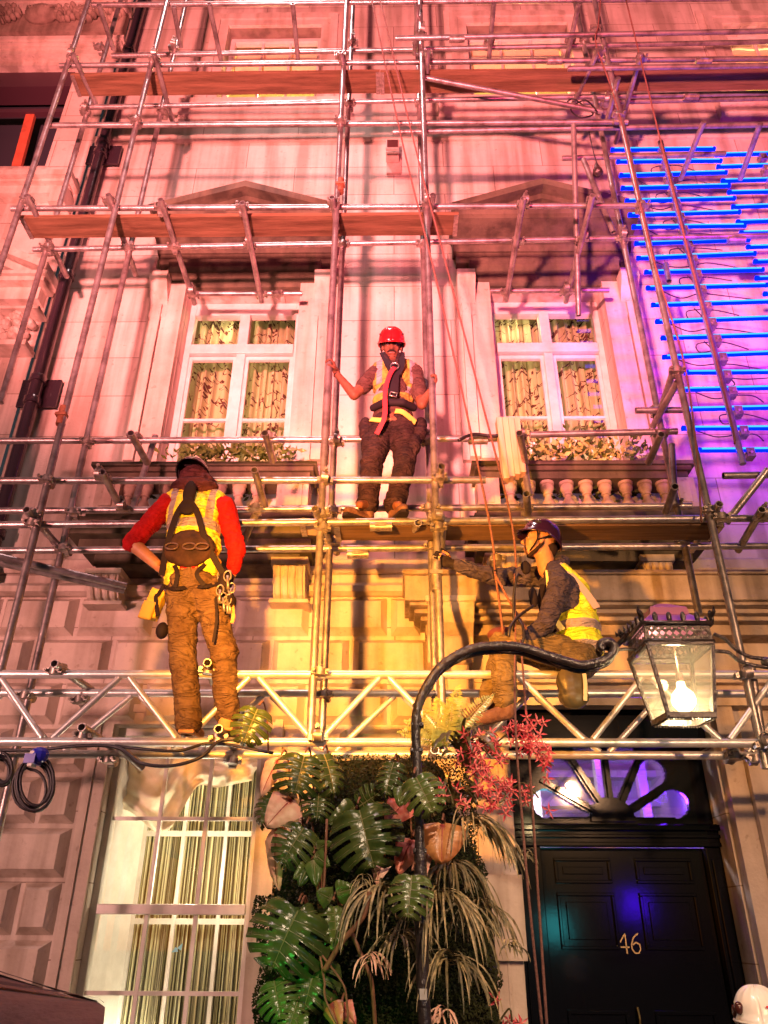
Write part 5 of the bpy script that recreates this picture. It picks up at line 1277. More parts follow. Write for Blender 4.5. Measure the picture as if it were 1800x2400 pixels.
def hand(b, wrist, fdir, palm_n, grip=.9, size=1.0, side=1):
    """palm slab, four unequal fingers bent at two knuckles, thumb from the side of the palm"""
    f = Vector(fdir).normalized(); n = (Vector(palm_n) - f*Vector(palm_n).dot(f)).normalized(); s_ = f.cross(n)*side; w = Vector(wrist)
    k = size
    b.limb([w, w+f*.03*k], [.024*k, .026*k])
    for q in (-.026, -.009, .009, .026): b.cap(w+f*.03*k+s_*q*.7*k, w+f*.085*k+s_*q*k, .015*k, .0125*k, 10)
    for i, (q, L) in enumerate(((-.030, .062), (-.010, .076), (.010, .081), (.030, .072))):
        p = w+f*.088*k+s_*q*k; a1 = grip*.55; d1 = (f*math.cos(a1)+n*math.sin(a1)); p1 = p+d1*L*.45*k
        a2 = a1+grip*1.1; d2 = (f*math.cos(a2)+n*math.sin(a2)); p2 = p1+d2*L*.32*k; a3 = a2+grip*.8; d3 = (f*math.cos(a3)+n*math.sin(a3)); p3 = p2+d3*L*.25*k
        b.cap(p, p1, .0095*k, .0088*k, 8); b.cap(p1, p2, .0088*k, .0082*k, 8); b.cap(p2, p3, .0082*k, .007*k, 8)
    t0 = w+f*.03*k+s_*.028*k; t1 = t0+(f*.55+s_*.7+n*.35).normalized()*.034*k; t2 = t1+(f*.8+n*.6).normalized()*.028*k; t3 = t2+(f*.5+n*.9).normalized()*.022*k
    b.cap(t0, t1, .0125*k, .0108*k, 8); b.cap(t1, t2, .0108*k, .0098*k, 8); b.cap(t2, t3, .0098*k, .0078*k, 8)
def head(b, c, fwd, up=(0, 0, 1), k=1.0):
    r, f, u = basis(fwd, up); R_ = Matrix((r, f, u)).transposed(); c = Vector(c)
    def P(x, y, z): return c + (r*x + f*y + u*z)*k
    b.ball(P(0, -.012, .03), (.074*k, .093*k, .085*k), 18, 12, R_); b.ball(P(0, .02, -.03), (.062*k, .070*k, .078*k), 16, 10, R_)
    b.ball(P(0, .045, -.085), (.036*k, .034*k, .026*k), 12, 8, R_)             # chin
    b.cap(P(-.045, .0, -.07), P(0, .05, -.09), .022*k, .02*k, 8); b.cap(P(.045, 0, -.07), P(0, .05, -.09), .022*k, .02*k, 8)
    b.cap(P(0, .080, .012), P(0, .103, -.028), .009*k, .014*k, 8); b.ball(P(-.012, .092, -.03), .010*k, 8, 6); b.ball(P(.012, .092, -.03), .010*k, 8, 6)
    b.cap(P(-.045, .072, .024), P(.045, .072, .024), .012*k, .012*k, 8)         # brow
    b.cap(P(-.022, .080, -.056), P(.022, .080, -.056), .0075*k, .0075*k, 8); b.cap(P(-.018, .079, -.066), P(.018, .079, -.066), .008*k, .008*k, 8)
    for sx in (-1, 1):
        b.ball(P(sx*.076, -.008, -.012), (.010*k, .018*k, .031*k), 10, 8, R_); b.ball(P(sx*.04, .055, -.025), (.02*k, .02*k, .018*k), 8, 6)
    return P
def face_parts(P, parent, k=1.0, beard=None):
    for sx in (-1, 1):
        m = MB(); m.ball(P(sx*.030, .0735, .005), .0095*k, 10, 7); e = m.build('eye', M['eye'], parent, smooth=True)
        m = MB(); m.ball(P(sx*.030, .0800, .005), .0055*k, 8, 6); m.build('iris', M['dark_room'], e, smooth=True)
        m = MB(); m.tube([P(sx*.012, .085, .027), P(sx*.030, .086, .033), P(sx*.050, .076, .026)], .0038*k, 6); m.build('eyebrow', M['dark_hair'], parent, smooth=True)
    m = MB(); m.tube([P(-.022, .0885, -.061), P(0, .0905, -.060), P(.022, .0885, -.061)], .0028*k, 6); m.build('mouth', mat('lips', (.22, .07, .05), .5), parent)
    if beard:
        m = BL()
        m.limb([P(-.030, .083, -.052), P(-.012, .095, -.044), P(.012, .095, -.044), P(.030, .083, -.052)], [.006, .008, .008, .006]); m.cap(P(-.02, .07, -.098), P(.02, .07, -.098), .014, .014)
        m.done('beard', M['dark_hair'], parent, .005, 2)
M['dark_hair'] = mat('dark_hair', (.025, .014, .012), .8)
def helmet(c, fwd, up, m, parent, k=1.0, peak=.03, vents=True):
    r, f, u = basis(fwd, up); c = Vector(c)
    def P(x, y, z): return c + (r*x + f*y + u*z)*k
    sh = MB()
    def fn(uu, v):
        an = uu*2*math.pi; th = v*math.pi*.5
        y = math.cos(an); x = math.sin(an); rx, ry = .098, .122
        lip = 1 + .03*(v > .93); front = max(0, y)
        zz = .02 + .105*math.cos(th) - .02*(v**4) - (.0 if y > -.2 else .035*v**2*min(1, -y))
        ridge = .004*math.cos(6*x*math.pi)*(1-v)*v*4
        pk = peak*max(0, (v-.9)/.1)*front**2
        return P(x*rx*math.sin(th)*lip, -.008+y*(ry*math.sin(th)*lip)+pk, zz+ridge-.006*pk/.03)
    sh.sheet(fn, 48, 22); o = sh.build('helmet', m, parent, smooth=True); so = o.modifiers.new('shell', 'SOLIDIFY'); so.thickness = .006; so.offset = -1
    rim = MB(); rim.tube([fn(q/40, 1) for q in range(40)], .0045*k, 6, closed=True); rim.build('rim', m, o, smooth=True)
    if vents:
        for sx in (-1, 1):
            for q in (0, 1):
                v_ = MB(); v_.ball(P(sx*(.080-.006*q), .035-.07*q, .062), (.010*k, .022*k, .007*k), 10, 6, Matrix((r, f, u)).transposed()); v_.build('vent', M['dark_room'], o, smooth=True)
    st_ = MB()
    for sx in (-1, 1):
        st_.tube(smooth_pts([P(sx*.080, .03, -.0), P(sx*.078, .02, -.05), P(sx*.055, .035, -.095), P(0, .05, -.118)], 4), .005*k, 6)
        st_.tube([P(sx*.080, -.05, -.005), P(sx*.078, .015, -.05)], .005*k, 6)
    st_.build('chin_strap', M['strap_black'], o, smooth=True)
    return o, P
M['strap_black'] = mat('black_webbing', (.015, .010, .014), .7); M['strap_grey'] = mat('grey_buckle', (.45, .40, .38), .3, .9)
def vest_mat(name, cx, zb, bands, vx, zv, c1=(.62, .66, .04), yaw=0, c2=(.75, .60, .10)):
    m = mat(name, c1, .6, col2=c2, scale=6); n = m.node_tree; N = n.nodes; L = n.links; b = N['Principled BSDF']
    g = N.new('ShaderNodeNewGeometry'); sx = N.new('ShaderNodeSeparateXYZ'); L.new(g.outputs['Position'], sx.inputs[0])
    def rng(sock, lo, hi):
        a = N.new('ShaderNodeMath'); a.operation = 'GREATER_THAN'; a.inputs[1].default_value = lo; L.new(sock, a.inputs[0])
        c = N.new('ShaderNodeMath'); c.operation = 'LESS_THAN'; c.inputs[1].default_value = hi; L.new(sock, c.inputs[0])
        mm = N.new('ShaderNodeMath'); mm.operation = 'MULTIPLY'; L.new(a.outputs[0], mm.inputs[0]); L.new(c.outputs[0], mm.inputs[1]); return mm.outputs[0]
    outs = [rng(sx.outputs['Z'], z0, z1) for z0, z1 in bands]
    if vx:
        d_ = N.new('ShaderNodeMath'); d_.operation = 'SUBTRACT'; d_.inputs[1].default_value = cx; L.new(sx.outputs['X'], d_.inputs[0])
        ab = N.new('ShaderNodeMath'); ab.operation = 'ABSOLUTE'; L.new(d_.outputs[0], ab.inputs[0]); o1 = rng(ab.outputs[0], vx[0], vx[1]); o2 = rng(sx.outputs['Z'], zv, 99)
        mm = N.new('ShaderNodeMath'); mm.operation = 'MULTIPLY'; L.new(o1, mm.inputs[0]); L.new(o2, mm.inputs[1]); outs.append(mm.outputs[0])
    cur = outs[0]
    for o_ in outs[1:]:
        mx_ = N.new('ShaderNodeMath'); mx_.operation = 'MAXIMUM'; L.new(cur, mx_.inputs[0]); L.new(o_, mx_.inputs[1]); cur = mx_.outputs[0]
    old = b.inputs['Base Color'].links[0].from_socket
    mi = N.new('ShaderNodeMix'); mi.data_type = 'RGBA'; L.new(cur, mi.inputs[0]); L.new(old, mi.inputs[6]); mi.inputs[7].default_value = (.30, .24, .26, 1)
    L.new(mi.outputs[2], b.inputs['Base Color']); return m
def strap(pts, w_, th, name, m, parent, nrm=(0, -1, 0)):
    P = smooth_pts(pts, 5); mb = MB(); n = Vector(nrm)
    for i in range(len(P)-1): pass
    b0 = len(mb.v)
    for i, p in enumerate(P):
        t = (P[min(i+1, len(P)-1)]-P[max(i-1, 0)]).normalized(); s_ = t.cross(n).normalized()*w_/2; nn = s_.cross(t).normalized()*th/2
        mb.v += [tuple(p-s_-nn), tuple(p+s_-nn), tuple(p+s_+nn), tuple(p-s_+nn)]
    for i in range(len(P)-1):
        a = b0+i*4
        for k in range(4): mb.f.append((a+k, a+(k+1) % 4, a+4+(k+1) % 4, a+4+k))
    return mb.build(name, M[m] if isinstance(m, str) else m, parent, smooth=False)

# ---- worker in the middle, facing the camera, holding both uprights; his colours are darkened to imitate a silhouette
DM = 4.74
def A(px, py, d=DM): return U(px, py, d)
pz = zL1+.067
p = thing('person', 'person in red helmet and yellow vest standing between two uprights, one hand on each', 'person', (A(920, 1200).x, DM, pz), 'scaffolders at work')
sL, sR = A(884, 873), A(971, 873); eL, eR = A(830, 926, 4.70), A(989, 948, 4.68); wL, wR = A(789, 876, 4.66), A(1010, 915, 4.655)
hipL, hipR = A(897, 1003), A(945, 1003); kL, kR = A(872, 1082, 4.70), A(950, 1084, 4.70); aL, aR = A(862, 1184), A(925, 1186)
nk = A(919, 853, DM-.01); ch = A(925, 900); ws = A(922, 962); pv = A(921, 992); hd_ = A(918, 812, DM-.03)
fwd = Vector((.0, -1, -.62)); up_ = Vector((.0, -.60, 1))
b = BL()
Ph = head(b, hd_, fwd, up_)
b.limb([hd_+Vector((0, .03, -.05)), nk+Vector((0, .01, -.02))], [.052, .056])
def torso(b, nk, sL, sR, ch, ws, pv, r, dy=Vector((0, 1, 0))):
    b.ball(ch, (.155+r, .105+r, .17+r), 18, 12); b.ball(ws, (.135+r, .10+r, .13+r), 16, 10); b.ball(pv, (.15+r, .11+r, .12+r), 16, 10)
    b.limb([sL, nk+(sL-nk)*.3, nk+(sR-nk)*.3, sR], [.062+r, .066+r, .066+r, .062+r])
    b.limb([(ch*1.0), ws, pv], [.13+r*.8, .12+r*.8, .125+r*.8])
torso(b, nk, sL, sR, ch, ws, pv, 0)
b.limb([sL, eL, wL], [.055, .040, .026]); b.limb([sR, eR, wR], [.055, .040, .026])
b.limb([hipL, kL, aL], [.088, .058, .042]); b.limb([hipR, kR, aR], [.088, .058, .042])
pcx = Vector((xs1['C'], D1, 0)); pdx = Vector((xs1['D'], D1, 0))
hl_dir = Vector((pcx.x+.004, D1+.030, wL.z+.10))-wL
hand(b, wL, (Vector((pcx.x+.03, D1-.0, wL.z+.075))-wL), Vector((-1, -.2, 0)), 1.0, 1.0, 1)
hand(b, wR, (Vector((pdx.x+.035, D1, wR.z+.06))-wR), Vector((-1, .1, 0)), 1.1, 1.0, -1)
for q, x_ in ((aL, -.05), (aR, .03)): b.cap(q, q+Vector((x_, -.10, -.05)), .04, .03)
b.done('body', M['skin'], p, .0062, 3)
face_parts(Ph, p, 1.0, True)
helmet(hd_+Vector((0, -.0, .03)), fwd, up_, mat('red_helmet', (.62, .008, .012), .22, coat=.4), p, 1.08)
# t-shirt, trousers, boots, vest
b = BL(); torso(b, nk+Vector((0, 0, -.03)), sL, sR, ch, ws, pv+Vector((0, 0, .05)), .008)
b.limb([sL, sL.lerp(eL, .62)], [.070, .062]); b.limb([sR, sR.lerp(eR, .72)], [.070, .062])
b.done('t_shirt', mat('brown_shirt', (.10, .05, .042), .85, col2=(.06, .028, .025), scale=12), p, .009, 3, .014)
M['dark_trousers'] = mat('dark_trousers', (.012, .007, .010), .8, col2=(.04, .02, .022), scale=9, bump=.8, bscale=16)
b = BL(); b.ball(pv, (.165, .125, .125), 16, 10); b.limb([hipL, kL, aL+Vector((0, 0, .0))], [.108, .083, .074]); b.limb([hipR, kR, aR], [.108, .083, .074]); b.ball(kL.lerp(hipL, .45)+Vector((-.07, -.03, 0)), (.05, .06, .09)); b.ball(kR.lerp(hipR, .45)+Vector((.075, -.03, 0)), (.05, .06, .09)); b.ball(aL+Vector((0, 0, .02)), (.085, .09, .04)); b.ball(aR+Vector((0, 0, .02)), (.085, .09, .04))
b.done('trousers', M['dark_trousers'], p, .010, 3, .030, .07)
M['boot'] = mat('worn_boot', (.06, .025, .02), .6, col2=(.15, .08, .06), scale=16, bump=.3, bscale=60)
for q, v in ((aL, Vector((-.13, -.13, 0))), (aR, Vector((.06, -.17, 0)))):
    g0 = Vector((q.x, q.y+.02, pz+.045)); b = BL(); b.cap(q+Vector((0, 0, -.02)), g0, .048, .046); b.cap(g0, g0+v*.75, .045, .040); b.cap(g0+v*.75, g0+v, .046, .036); b.box((0,0,0),(0,0,0)) if False else None
    bo = b.done('boot', M['boot'], p, .008, 3, .006, .03)
    so_ = MB(); s_ = v.normalized().cross(Vector((0, 0, 1))); e = g0-v*.22
    pl_ = [(e+s_*.035), (g0+v*.5+s_*.048), (g0+v*1.15+s_*.03), (g0+v*1.25), (g0+v*1.15-s_*.03), (g0+v*.5-s_*.048), (e-s_*.035)]
    so_.prism([(t_.x, t_.y) for t_ in pl_], pz, pz+.022, 'Z'); so_.build('sole', M['strap_black'], bo)
b = BL(); cz = lambda py: UZ(py, DM)
b.ball(ch+Vector((0, 0, .0)), (.178, .132, .185), 18, 12); b.ball(ws+Vector((0, 0, .075)), (.162, .128, .12), 16, 10); b.limb([sL*.72+nk*.28, sL*.4+nk*.6], [.080, .076]) ; b.limb([sR*.72+nk*.28, sR*.4+nk*.6], [.080, .076])
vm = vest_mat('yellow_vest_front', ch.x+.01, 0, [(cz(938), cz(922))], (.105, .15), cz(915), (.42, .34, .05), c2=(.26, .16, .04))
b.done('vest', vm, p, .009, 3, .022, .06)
# V opening and harness
strap([nk+Vector((-.075, -.10, .03)), ch+Vector((-.05, -.155, .06)), ch+Vector((-.01, -.165, -.04))], .045, .006, 'harness_strap', 'strap_black', p)
strap([nk+Vector((.075, -.10, .03)), ch+Vector((.055, -.155, .06)), ch+Vector((.02, -.165, -.04))], .045, .006, 'harness_strap', 'strap_black', p)
strap([ch+Vector((0, -.168, -.03)), ws+Vector((0, -.165, .0))], .07, .006, 'harness_strap', 'strap_black', p)
b = BL(); b.cap(nk+Vector((-.05, -.11, -.01)), ch+Vector((-.0, -.135, -.0)), .018, .022); b.cap(nk+Vector((.05, -.11, -.01)), ch+Vector((.0, -.135, -.0)), .018, .022); b.done('collar', M['dark_trousers'], p, .009, 2)
m = MB(); m.tube([ch+Vector((.0, -.185, .02))+Vector((.03*math.cos(t), -.004, .03*math.sin(t))) for t in [q*math.pi/8 for q in range(16)]], .006, 6, closed=True); m.tube([ws+Vector((.03, -.185, .02)), ws+Vector((-.02, -.19, .03)), ws+Vector((-.03, -.19, -.0)), ws+Vector((.02, -.185, -.015))], .006, 6, closed=True); m.build('carabiner', M['strap_grey'], p, smooth=True)
b = BL(); b.limb([ws+Vector((-.15, -.06, -.02)), ws+Vector((-.07, -.14, -.03)), ws+Vector((.07, -.14, -.03)), ws+Vector((.15, -.06, -.02))], [.03]*4); b.done('waist_belt', M['strap_black'], p, .009, 2)
strap([hipL+Vector((-.09, -.07, .03)), hipL+Vector((-.0, -.13, -.02)), hipL+Vector((.06, -.10, .03))], .04, .006, 'leg_strap', mat('leg_loop', (.60, .42, .08), .6), p); strap([hipR+Vector((.09, -.07, .0)), hipR+Vector((.0, -.14, .04)), hipR+Vector((-.06, -.13, .06))], .04, .006, 'leg_strap', mat('leg_loop', (.60, .42, .08), .6), p)
for q, sx in ((hipL, -1), (hipR, 1)):
    b = BL(); b.ball(q+Vector((sx*.13, -.0, .02)), (.05, .05, .075)); b.ball(q+Vector((sx*.12, -.03, -.07)), (.055, .05, .07)); b.done('tool_pouch', M['dark_trousers'], p, .009, 3, .012)
strap([ch+Vector((.0, -.20, .0)), ch+Vector((-.04, -.205, -.08)), ws+Vector((-.06, -.21, .02)), hipL+Vector((.02, -.20, .04)), hipL+Vector((.01, -.19, -.06)), hipL+Vector((-.04, -.17, -.17))], .034, .004, 'lanyard', mat('red_webbing', (.40, .012, .025), .6), p)
m = MB(); m.tube([wL+Vector((.022*math.cos(t), .022*math.sin(t), -.01+.008*math.cos(t))) for t in [q*math.pi/8 for q in range(16)]], .004, 6, closed=True); m.build('bracelet', M['strap_black'], p)

# ---- worker on the left, seen from behind, standing on the beam
DW = 4.50
def A(px, py, d=DW): return U(px, py, d)
fz0 = zbeam_b+.03
p = thing('person', 'person with back turned in yellow vest, red sleeves and brown trousers standing on the beam', 'person', (A(470, 1500).x, DW, fz0), 'scaffolders at work')
sL, sR = A(395, 1180), A(527, 1186); eL, eR = A(309, 1272, 4.52), A(556, 1290, 4.52); wL, wR = A(366, 1322, 4.55), A(545, 1345, 4.58)
nk = A(458, 1160, DW+.04); hd_ = A(456, 1132, DW+.10); ch = A(455, 1215, DW+.02); ws = A(455, 1295); pv = A(452, 1360)
hipL, hipR = A(427, 1385), A(487, 1380); kL, kR = A(428, 1520, DW+.03), A(520, 1520, DW+.05); aL, aR = A(443, 1695, DW+.07), A(534, 1672, DW+.14)
b = BL(); fwd = Vector((.1, .62, -.8)); up_ = Vector((0, .8, .62)); Ph = head(b, hd_, fwd, up_)
b.limb([hd_, nk], [.055, .058]); torso(b, nk, sL, sR, ch, ws, pv, 0)
b.limb([sL, eL, wL], [.055, .050, .036]); b.limb([sR, eR, wR], [.055, .043, .028])
b.limb([hipL, kL, aL], [.09, .06, .042]); b.limb([hipR, kR, aR], [.09, .06, .042])
hand(b, wL, Vector((.5, .3, -.8)), Vector((1, .2, .2)), .5, 1, 1); hand(b, wR, Vector((-.3, .3, -.9)), Vector((-1, .2, 0)), .5, 1, -1)
for q in (aL, aR): b.cap(q, q+Vector((0, .10, -.05)), .04, .03)
b.done('body', M['skin_light'], p, .0062, 3)
b = BL(); b.ball(hd_+Vector((0, -.01, .02)), (.112, .115, .105)); b.ball(nk+Vector((.0, -.05, .035)), (.17, .085, .065)); b.ball(hd_+Vector((.02, -.03, -.02)), (.14, .10, .08)); b.limb([sL*.45+nk*.55+Vector((0, 0, .0)), nk+Vector((0, -.05, .03)), sR*.45+nk*.55], [.05, .062, .05]); b.ball(nk+Vector((.04, -.05, .0)), (.12, .06, .05))
b.done('hood', mat('dark_hood', (.035, .012, .016), .85, col2=(.09, .03, .035), scale=8), p, .009, 3, .02, .05)
helmet(hd_+Vector((-.01, -.02, .045)), Vector((.1, .75, -.55)), Vector((0, .5, .8)), mat('black_helmet', (.012, .006, .010), .25), p, 1.12, .02, False)
m = MB(); c_ = A(449, 1100, DW+.04); m.box(c_+Vector((-.045, -.03, .012)), c_+Vector((.045, .02, .02))); m.box(c_+Vector((-.028, -.02, -.03)), c_+Vector((.028, .02, .011))); m.build('head_torch', M['strap_black'], p)
red = mat('red_shirt', (.42, .010, .010), .75, col2=(.24, .005, .006), scale=14, bump=.8, bscale=18)
b = BL(); torso(b, nk, sL, sR, ch, ws, pv+Vector((0, 0, .06)), .006)
b.limb([sL, eL], [.074, .062]); b.limb([sR, eR, eR.lerp(wR, .75)], [.072, .058, .046]); b.done('shirt', red, p, .008, 2, .026, .045)
M['brown_trousers'] = mat('brown_trousers', (.15, .095, .055), .85, col2=(.08, .045, .025), scale=7, bump=.8, bscale=16)
b = BL(); b.ball(pv, (.16, .13, .14)); b.ball(pv+Vector((-.06, -.06, -.03)), (.085, .075, .09)); b.ball(pv+Vector((.06, -.06, -.03)), (.085, .075, .09))
b.limb([hipL, kL, aL], [.108, .083, .078]); b.limb([hipR, kR, aR], [.108, .083, .078]); b.ball(kR+Vector((.02, -.0, -.02)), (.085, .08, .12)); b.done('trousers', M['brown_trousers'], p, .010, 3, .032, .08)
tan = mat('tan_boot', (.48, .26, .10), .6, col2=(.34, .17, .06), scale=14, bump=.3, bscale=60)
for q in (aL, aR):
    zz = fz0 if q is aL else fz0+.03; g0 = Vector((q.x, q.y-.01, zz+.045)); v = Vector((.02, .19, 0)); b = BL(); b.cap(q, g0, .052, .048); b.cap(g0, g0+v*.7, .046, .040); b.cap(g0+v*.7, g0+v, .044, .036); bo = b.done('boot', tan, p, .008, 3, .005, .03)
    so_ = MB(); so_.box((g0.x-.045, g0.y-.05, zz-.002), (g0.x+.05, g0.y+.24, zz+.02)); so_.build('sole', tan, bo, bevel=.008)
b = BL(); b.ball(ch+Vector((0, -.01, .0)), (.19, .152, .195)); b.ball(ch.lerp(ws, .5)+Vector((0, -.01, 0)), (.185, .15, .16)); b.ball(ws+Vector((0, -.01, .03)), (.18, .150, .16)); b.cap(sL*.70+nk*.30, sL*.45+nk*.55, .085, .078); b.cap(sR*.70+nk*.30, sR*.45+nk*.55, .085, .078); b.ball(pv+Vector((-.10, -.02, .05)), (.085, .11, .14)); b.ball(pv+Vector((.09, -.02, .08)), (.09, .11, .11))
cz = lambda py: UZ(py, DW-.1)
vm = vest_mat('yellow_vest_back', ch.x, 0, [(cz(1238), cz(1216))], (.105, .150), cz(1230), (.70, .68, .03), c2=(.78, .60, .05))
b.done('vest', vm, p, .009, 3, .034, .07)
yb = -.180
strap([nk+Vector((-.02, -.09, .02)), ch+Vector((-.0, yb-.01, .06)), ch+Vector((-.06, yb, -.06)), ws+Vector((-.13, yb+.02, -.02)), hipL+Vector((-.12, -.08, .07))], .040, .006, 'harness_strap', 'strap_black', p)
strap([nk+Vector((.02, -.09, .02)), ch+Vector((.0, yb-.01, .06)), ch+Vector((.07, yb, -.06)), ws+Vector((.12, yb+.02, -.02)), hipR+Vector((.11, -.08, .06))], .040, .006, 'harness_strap', 'strap_black', p)
b = BL(); b.ball(ch+Vector((0, yb-.0, .09)), (.045, .02, .10)); b.ball(ch+Vector((0, yb+.0, -.02)), (.06, .02, .05)); b.done('back_pad', M['strap_black'], p, .008, 2)
b = BL(); b.ball(ws+Vector((.0, yb+.055, -.03)), (.172, .06, .13)); b.done('lumbar_pad', mat('dark_pad', (.018, .010, .010), .8, col2=(.05, .025, .02), scale=10), p, .009, 3, .014)
m = MB()
for sx in (-.09, .02, .1): m.tube([ws+Vector((sx+.04*math.cos(t), yb-.015, -.05+.022*math.sin(t))) for t in [q*math.pi/7 for q in range(14)]], .006, 6, closed=True)
m.build('gear_loop', mat('gear_loop', (.06, .03, .025), .5), p, smooth=True)
for q, sx in ((hipL, -1), (hipR, 1)):
    strap([q+Vector((-.09, -.06, .0)), q+Vector((0, -.12, -.035)), q+Vector((.09, -.06, .01))], .028, .006, 'leg_strap', 'strap_black', p)
    strap([pv+Vector((sx*.10, -.12, .06)), pv+Vector((sx*.06, -.145, -.02)), q+Vector((sx*.01, -.125, -.03))], .028, .006, 'leg_strap', 'strap_black', p)
g_ = A(362, 1415, DW-.02); rt = Matrix.Rotation(.22, 3, 'Y'); b = BL(); b.box(g_+Vector((-.045, -.04, -.10)), g_+Vector((.05, .04, .09)), rt); b.done('tool_bag', mat('yellow_tool_bag', (.70, .50, .04), .7, col2=(.50, .26, .03), scale=9), p, .010, 5, .016, .04)
b = BL(); b.box(g_+Vector((-.065, -.06, -.12)), g_+Vector((.02, -.03, .0)), rt); b.done('bag_pocket', mat('ochre_pocket', (.52, .30, .04), .7), p, .009, 4)
strap([A(385, 1370, DW-.05), A(372, 1392, DW-.07), g_+Vector((.02, -.05, .02)), g_+Vector((.05, -.055, -.10))], .025, .005, 'bag_strap', 'strap_black', p)
b = BL(); g_ = A(380, 1478, DW-.03); b.ball(g_, (.04, .04, .055)); b.done('glove', M['strap_black'], p, .009, 2)
rs = random.Random(3); m = MB()
for i in range(9):
    g_ = A(505+rs.uniform(0, 45), 1345+rs.uniform(0, 70), DW-.10+rs.uniform(-.02, .04)); m.tube([g_+Vector((.022*math.cos(t), 0, .035*math.sin(t))) for t in [q*math.pi/6 for q in range(12)]], .005, 6, closed=True); m.tube([g_, g_+Vector((rs.uniform(-.02, .02), 0, -.09))], .010, 6)
m.build('carabiner', M['coupler'], p, smooth=True)
b = BL(); b.ball(A(528, 1365, DW-.05), (.05, .05, .09)); b.ball(A(540, 1410, DW-.05), (.035, .05, .06)); b.done('gear_bundle', M['strap_black'], p, .009, 2, .02, .04)
strap([A(505, 1400, DW-.08), A(508, 1450, DW-.09), A(500, 1505, DW-.08)], .018, .004, 'hanging_sling', 'strap_black', p)
strap([A(541, 1405, DW-.06), A(547, 1440, DW-.07), A(543, 1460, DW-.06)], .022, .004, 'hanging_sling', mat('orange_sling', (.5, .2, .05), .6), p)

# ---- seated climber on the right in profile, looking up to the left
DC = 4.56
def A(px, py, d=DC): return U(px, py, d)
sz = zbeam_t+.03
p = thing('person', 'person in dark helmet and yellow vest seated on the beam, gripping the upright', 'person', (A(1345, 1560).x, DC, sz), 'scaffolders at work')
sN, sF = A(1312, 1372, DC-.15), A(1268, 1352, DC+.16); eN, wN = A(1280, 1462, DC-.20), A(1222, 1503, DC-.14); eF, wF = A(1158, 1352, DC+.14), A(1062, 1322, DC+.05)
hip = A(1352, 1546); hN, hF = hip+Vector((0, -.09, .0)), hip+Vector((0, .09, .0)); kN, kF = A(1178, 1500, DC-.10), A(1185, 1508, DC+.10); aN, aF = A(1184, 1640, DC-.06), A(1150, 1630, DC+.12)
nk = A(1282, 1335); hd_ = A(1263, 1272); ch = A(1318, 1405); ws = A(1342, 1475)
fwd = Vector((-1, .0, .30)); up_ = Vector((.28, 0, 1)); b = BL(); Ph = head(b, hd_, fwd, up_, 1.0)
b.limb([hd_+Vector((.02, 0, -.03)), nk], [.056, .060])
b.ball(ch, (.115, .165, .18)); b.ball(ws, (.11, .145, .14)); b.ball(hip+Vector((0, 0, .03)), (.125, .16, .12)); b.limb([sN, nk+Vector((.04, -.05, -.03)), nk+Vector((.04, .05, -.03)), sF], [.062, .06, .06, .062]); b.limb([ch, ws, hip], [.12, .115, .12])
b.limb([sN, eN, wN], [.055, .043, .030]); b.limb([sF, eF, wF], [.052, .042, .030]); b.limb([hN, kN, aN], [.09, .06, .044]); b.limb([hF, kF, aF], [.09, .06, .044])
hand(b, wN, Vector((-1, 0, -.15)), Vector((0, 0, -1)), .7, 1, -1)
hand(b, wF, Vector((xs1['D']+.02, D1+.02, wF.z+.03))-wF, Vector((-.3, -1, 0)), 1.2, 1, 1)
b.done('body', M['skin_light'], p, .0062, 3)
face_parts(Ph, p, 1.0, False)
b = BL(); b.limb([Ph(-.0, .045, -.115), Ph(.06, .01, -.085), Ph(.068, -.02, -.03)], [.014, .014, .012]); b.limb([Ph(-.0, .045, -.115), Ph(-.06, .01, -.085), Ph(-.068, -.02, -.03)], [.014, .014, .012]); b.ball(Ph(0, -.06, -.03), (.07, .05, .07)); b.done('hair', M['dark_hair'], p, .006, 2)
helmet(hd_+Vector((.012, 0, .03)), fwd, up_, mat('dark_violet_helmet', (.025, .006, .03), .18, coat=.5), p, 1.12)
hoodie = mat('grey_hoodie', (.075, .06, .09), .85, col2=(.04, .03, .05), scale=9, bump=.8, bscale=16)
b = BL(); b.ball(ch, (.135, .18, .19)); b.ball(ws, (.13, .16, .15)); b.limb([sN, nk+Vector((.04, -.06, -.04)), nk+Vector((.04, .06, -.04)), sF], [.074, .07, .07, .074]); b.limb([sN, eN, wN+Vector((.02, 0, .01))], [.074, .060, .046]); b.limb([sF, eF, wF+Vector((.03, 0, -.01))], [.070, .058, .044]); b.limb([nk+Vector((.09, -.05, .02)), nk+Vector((.10, 0, .05)), nk+Vector((.09, .05, .02))], [.045, .05, .045])
b.done('hoodie', hoodie, p, .008, 2, .026, .05)
b = BL(); b.limb([wF+Vector((.04, 0, -.01)), wF], [.036, .034]); hand(b, wF, Vector((xs1['D']+.02, D1+.02, wF.z+.03))-wF, Vector((-.3, -1, 0)), 1.2, 1.16, 1); b.done('glove', M['strap_black'], p, .0062, 2)
khaki = mat('khaki_trousers', (.17, .125, .07), .85, col2=(.10, .07, .04), scale=9, bump=.8, bscale=16)
b = BL(); b.ball(hip, (.14, .17, .125)); b.limb([hN, kN, aN], [.108, .080, .072]); b.limb([hF, kF, aF], [.108, .080, .072]); b.done('trousers', khaki, p, .010, 3, .024, .07)
b = BL(); b.ball(kN+Vector((.0, -.0, .03)), (.095, .075, .05)); b.done('knee_pad', mat('maroon_pad', (.10, .03, .03), .6), p, .009, 3)
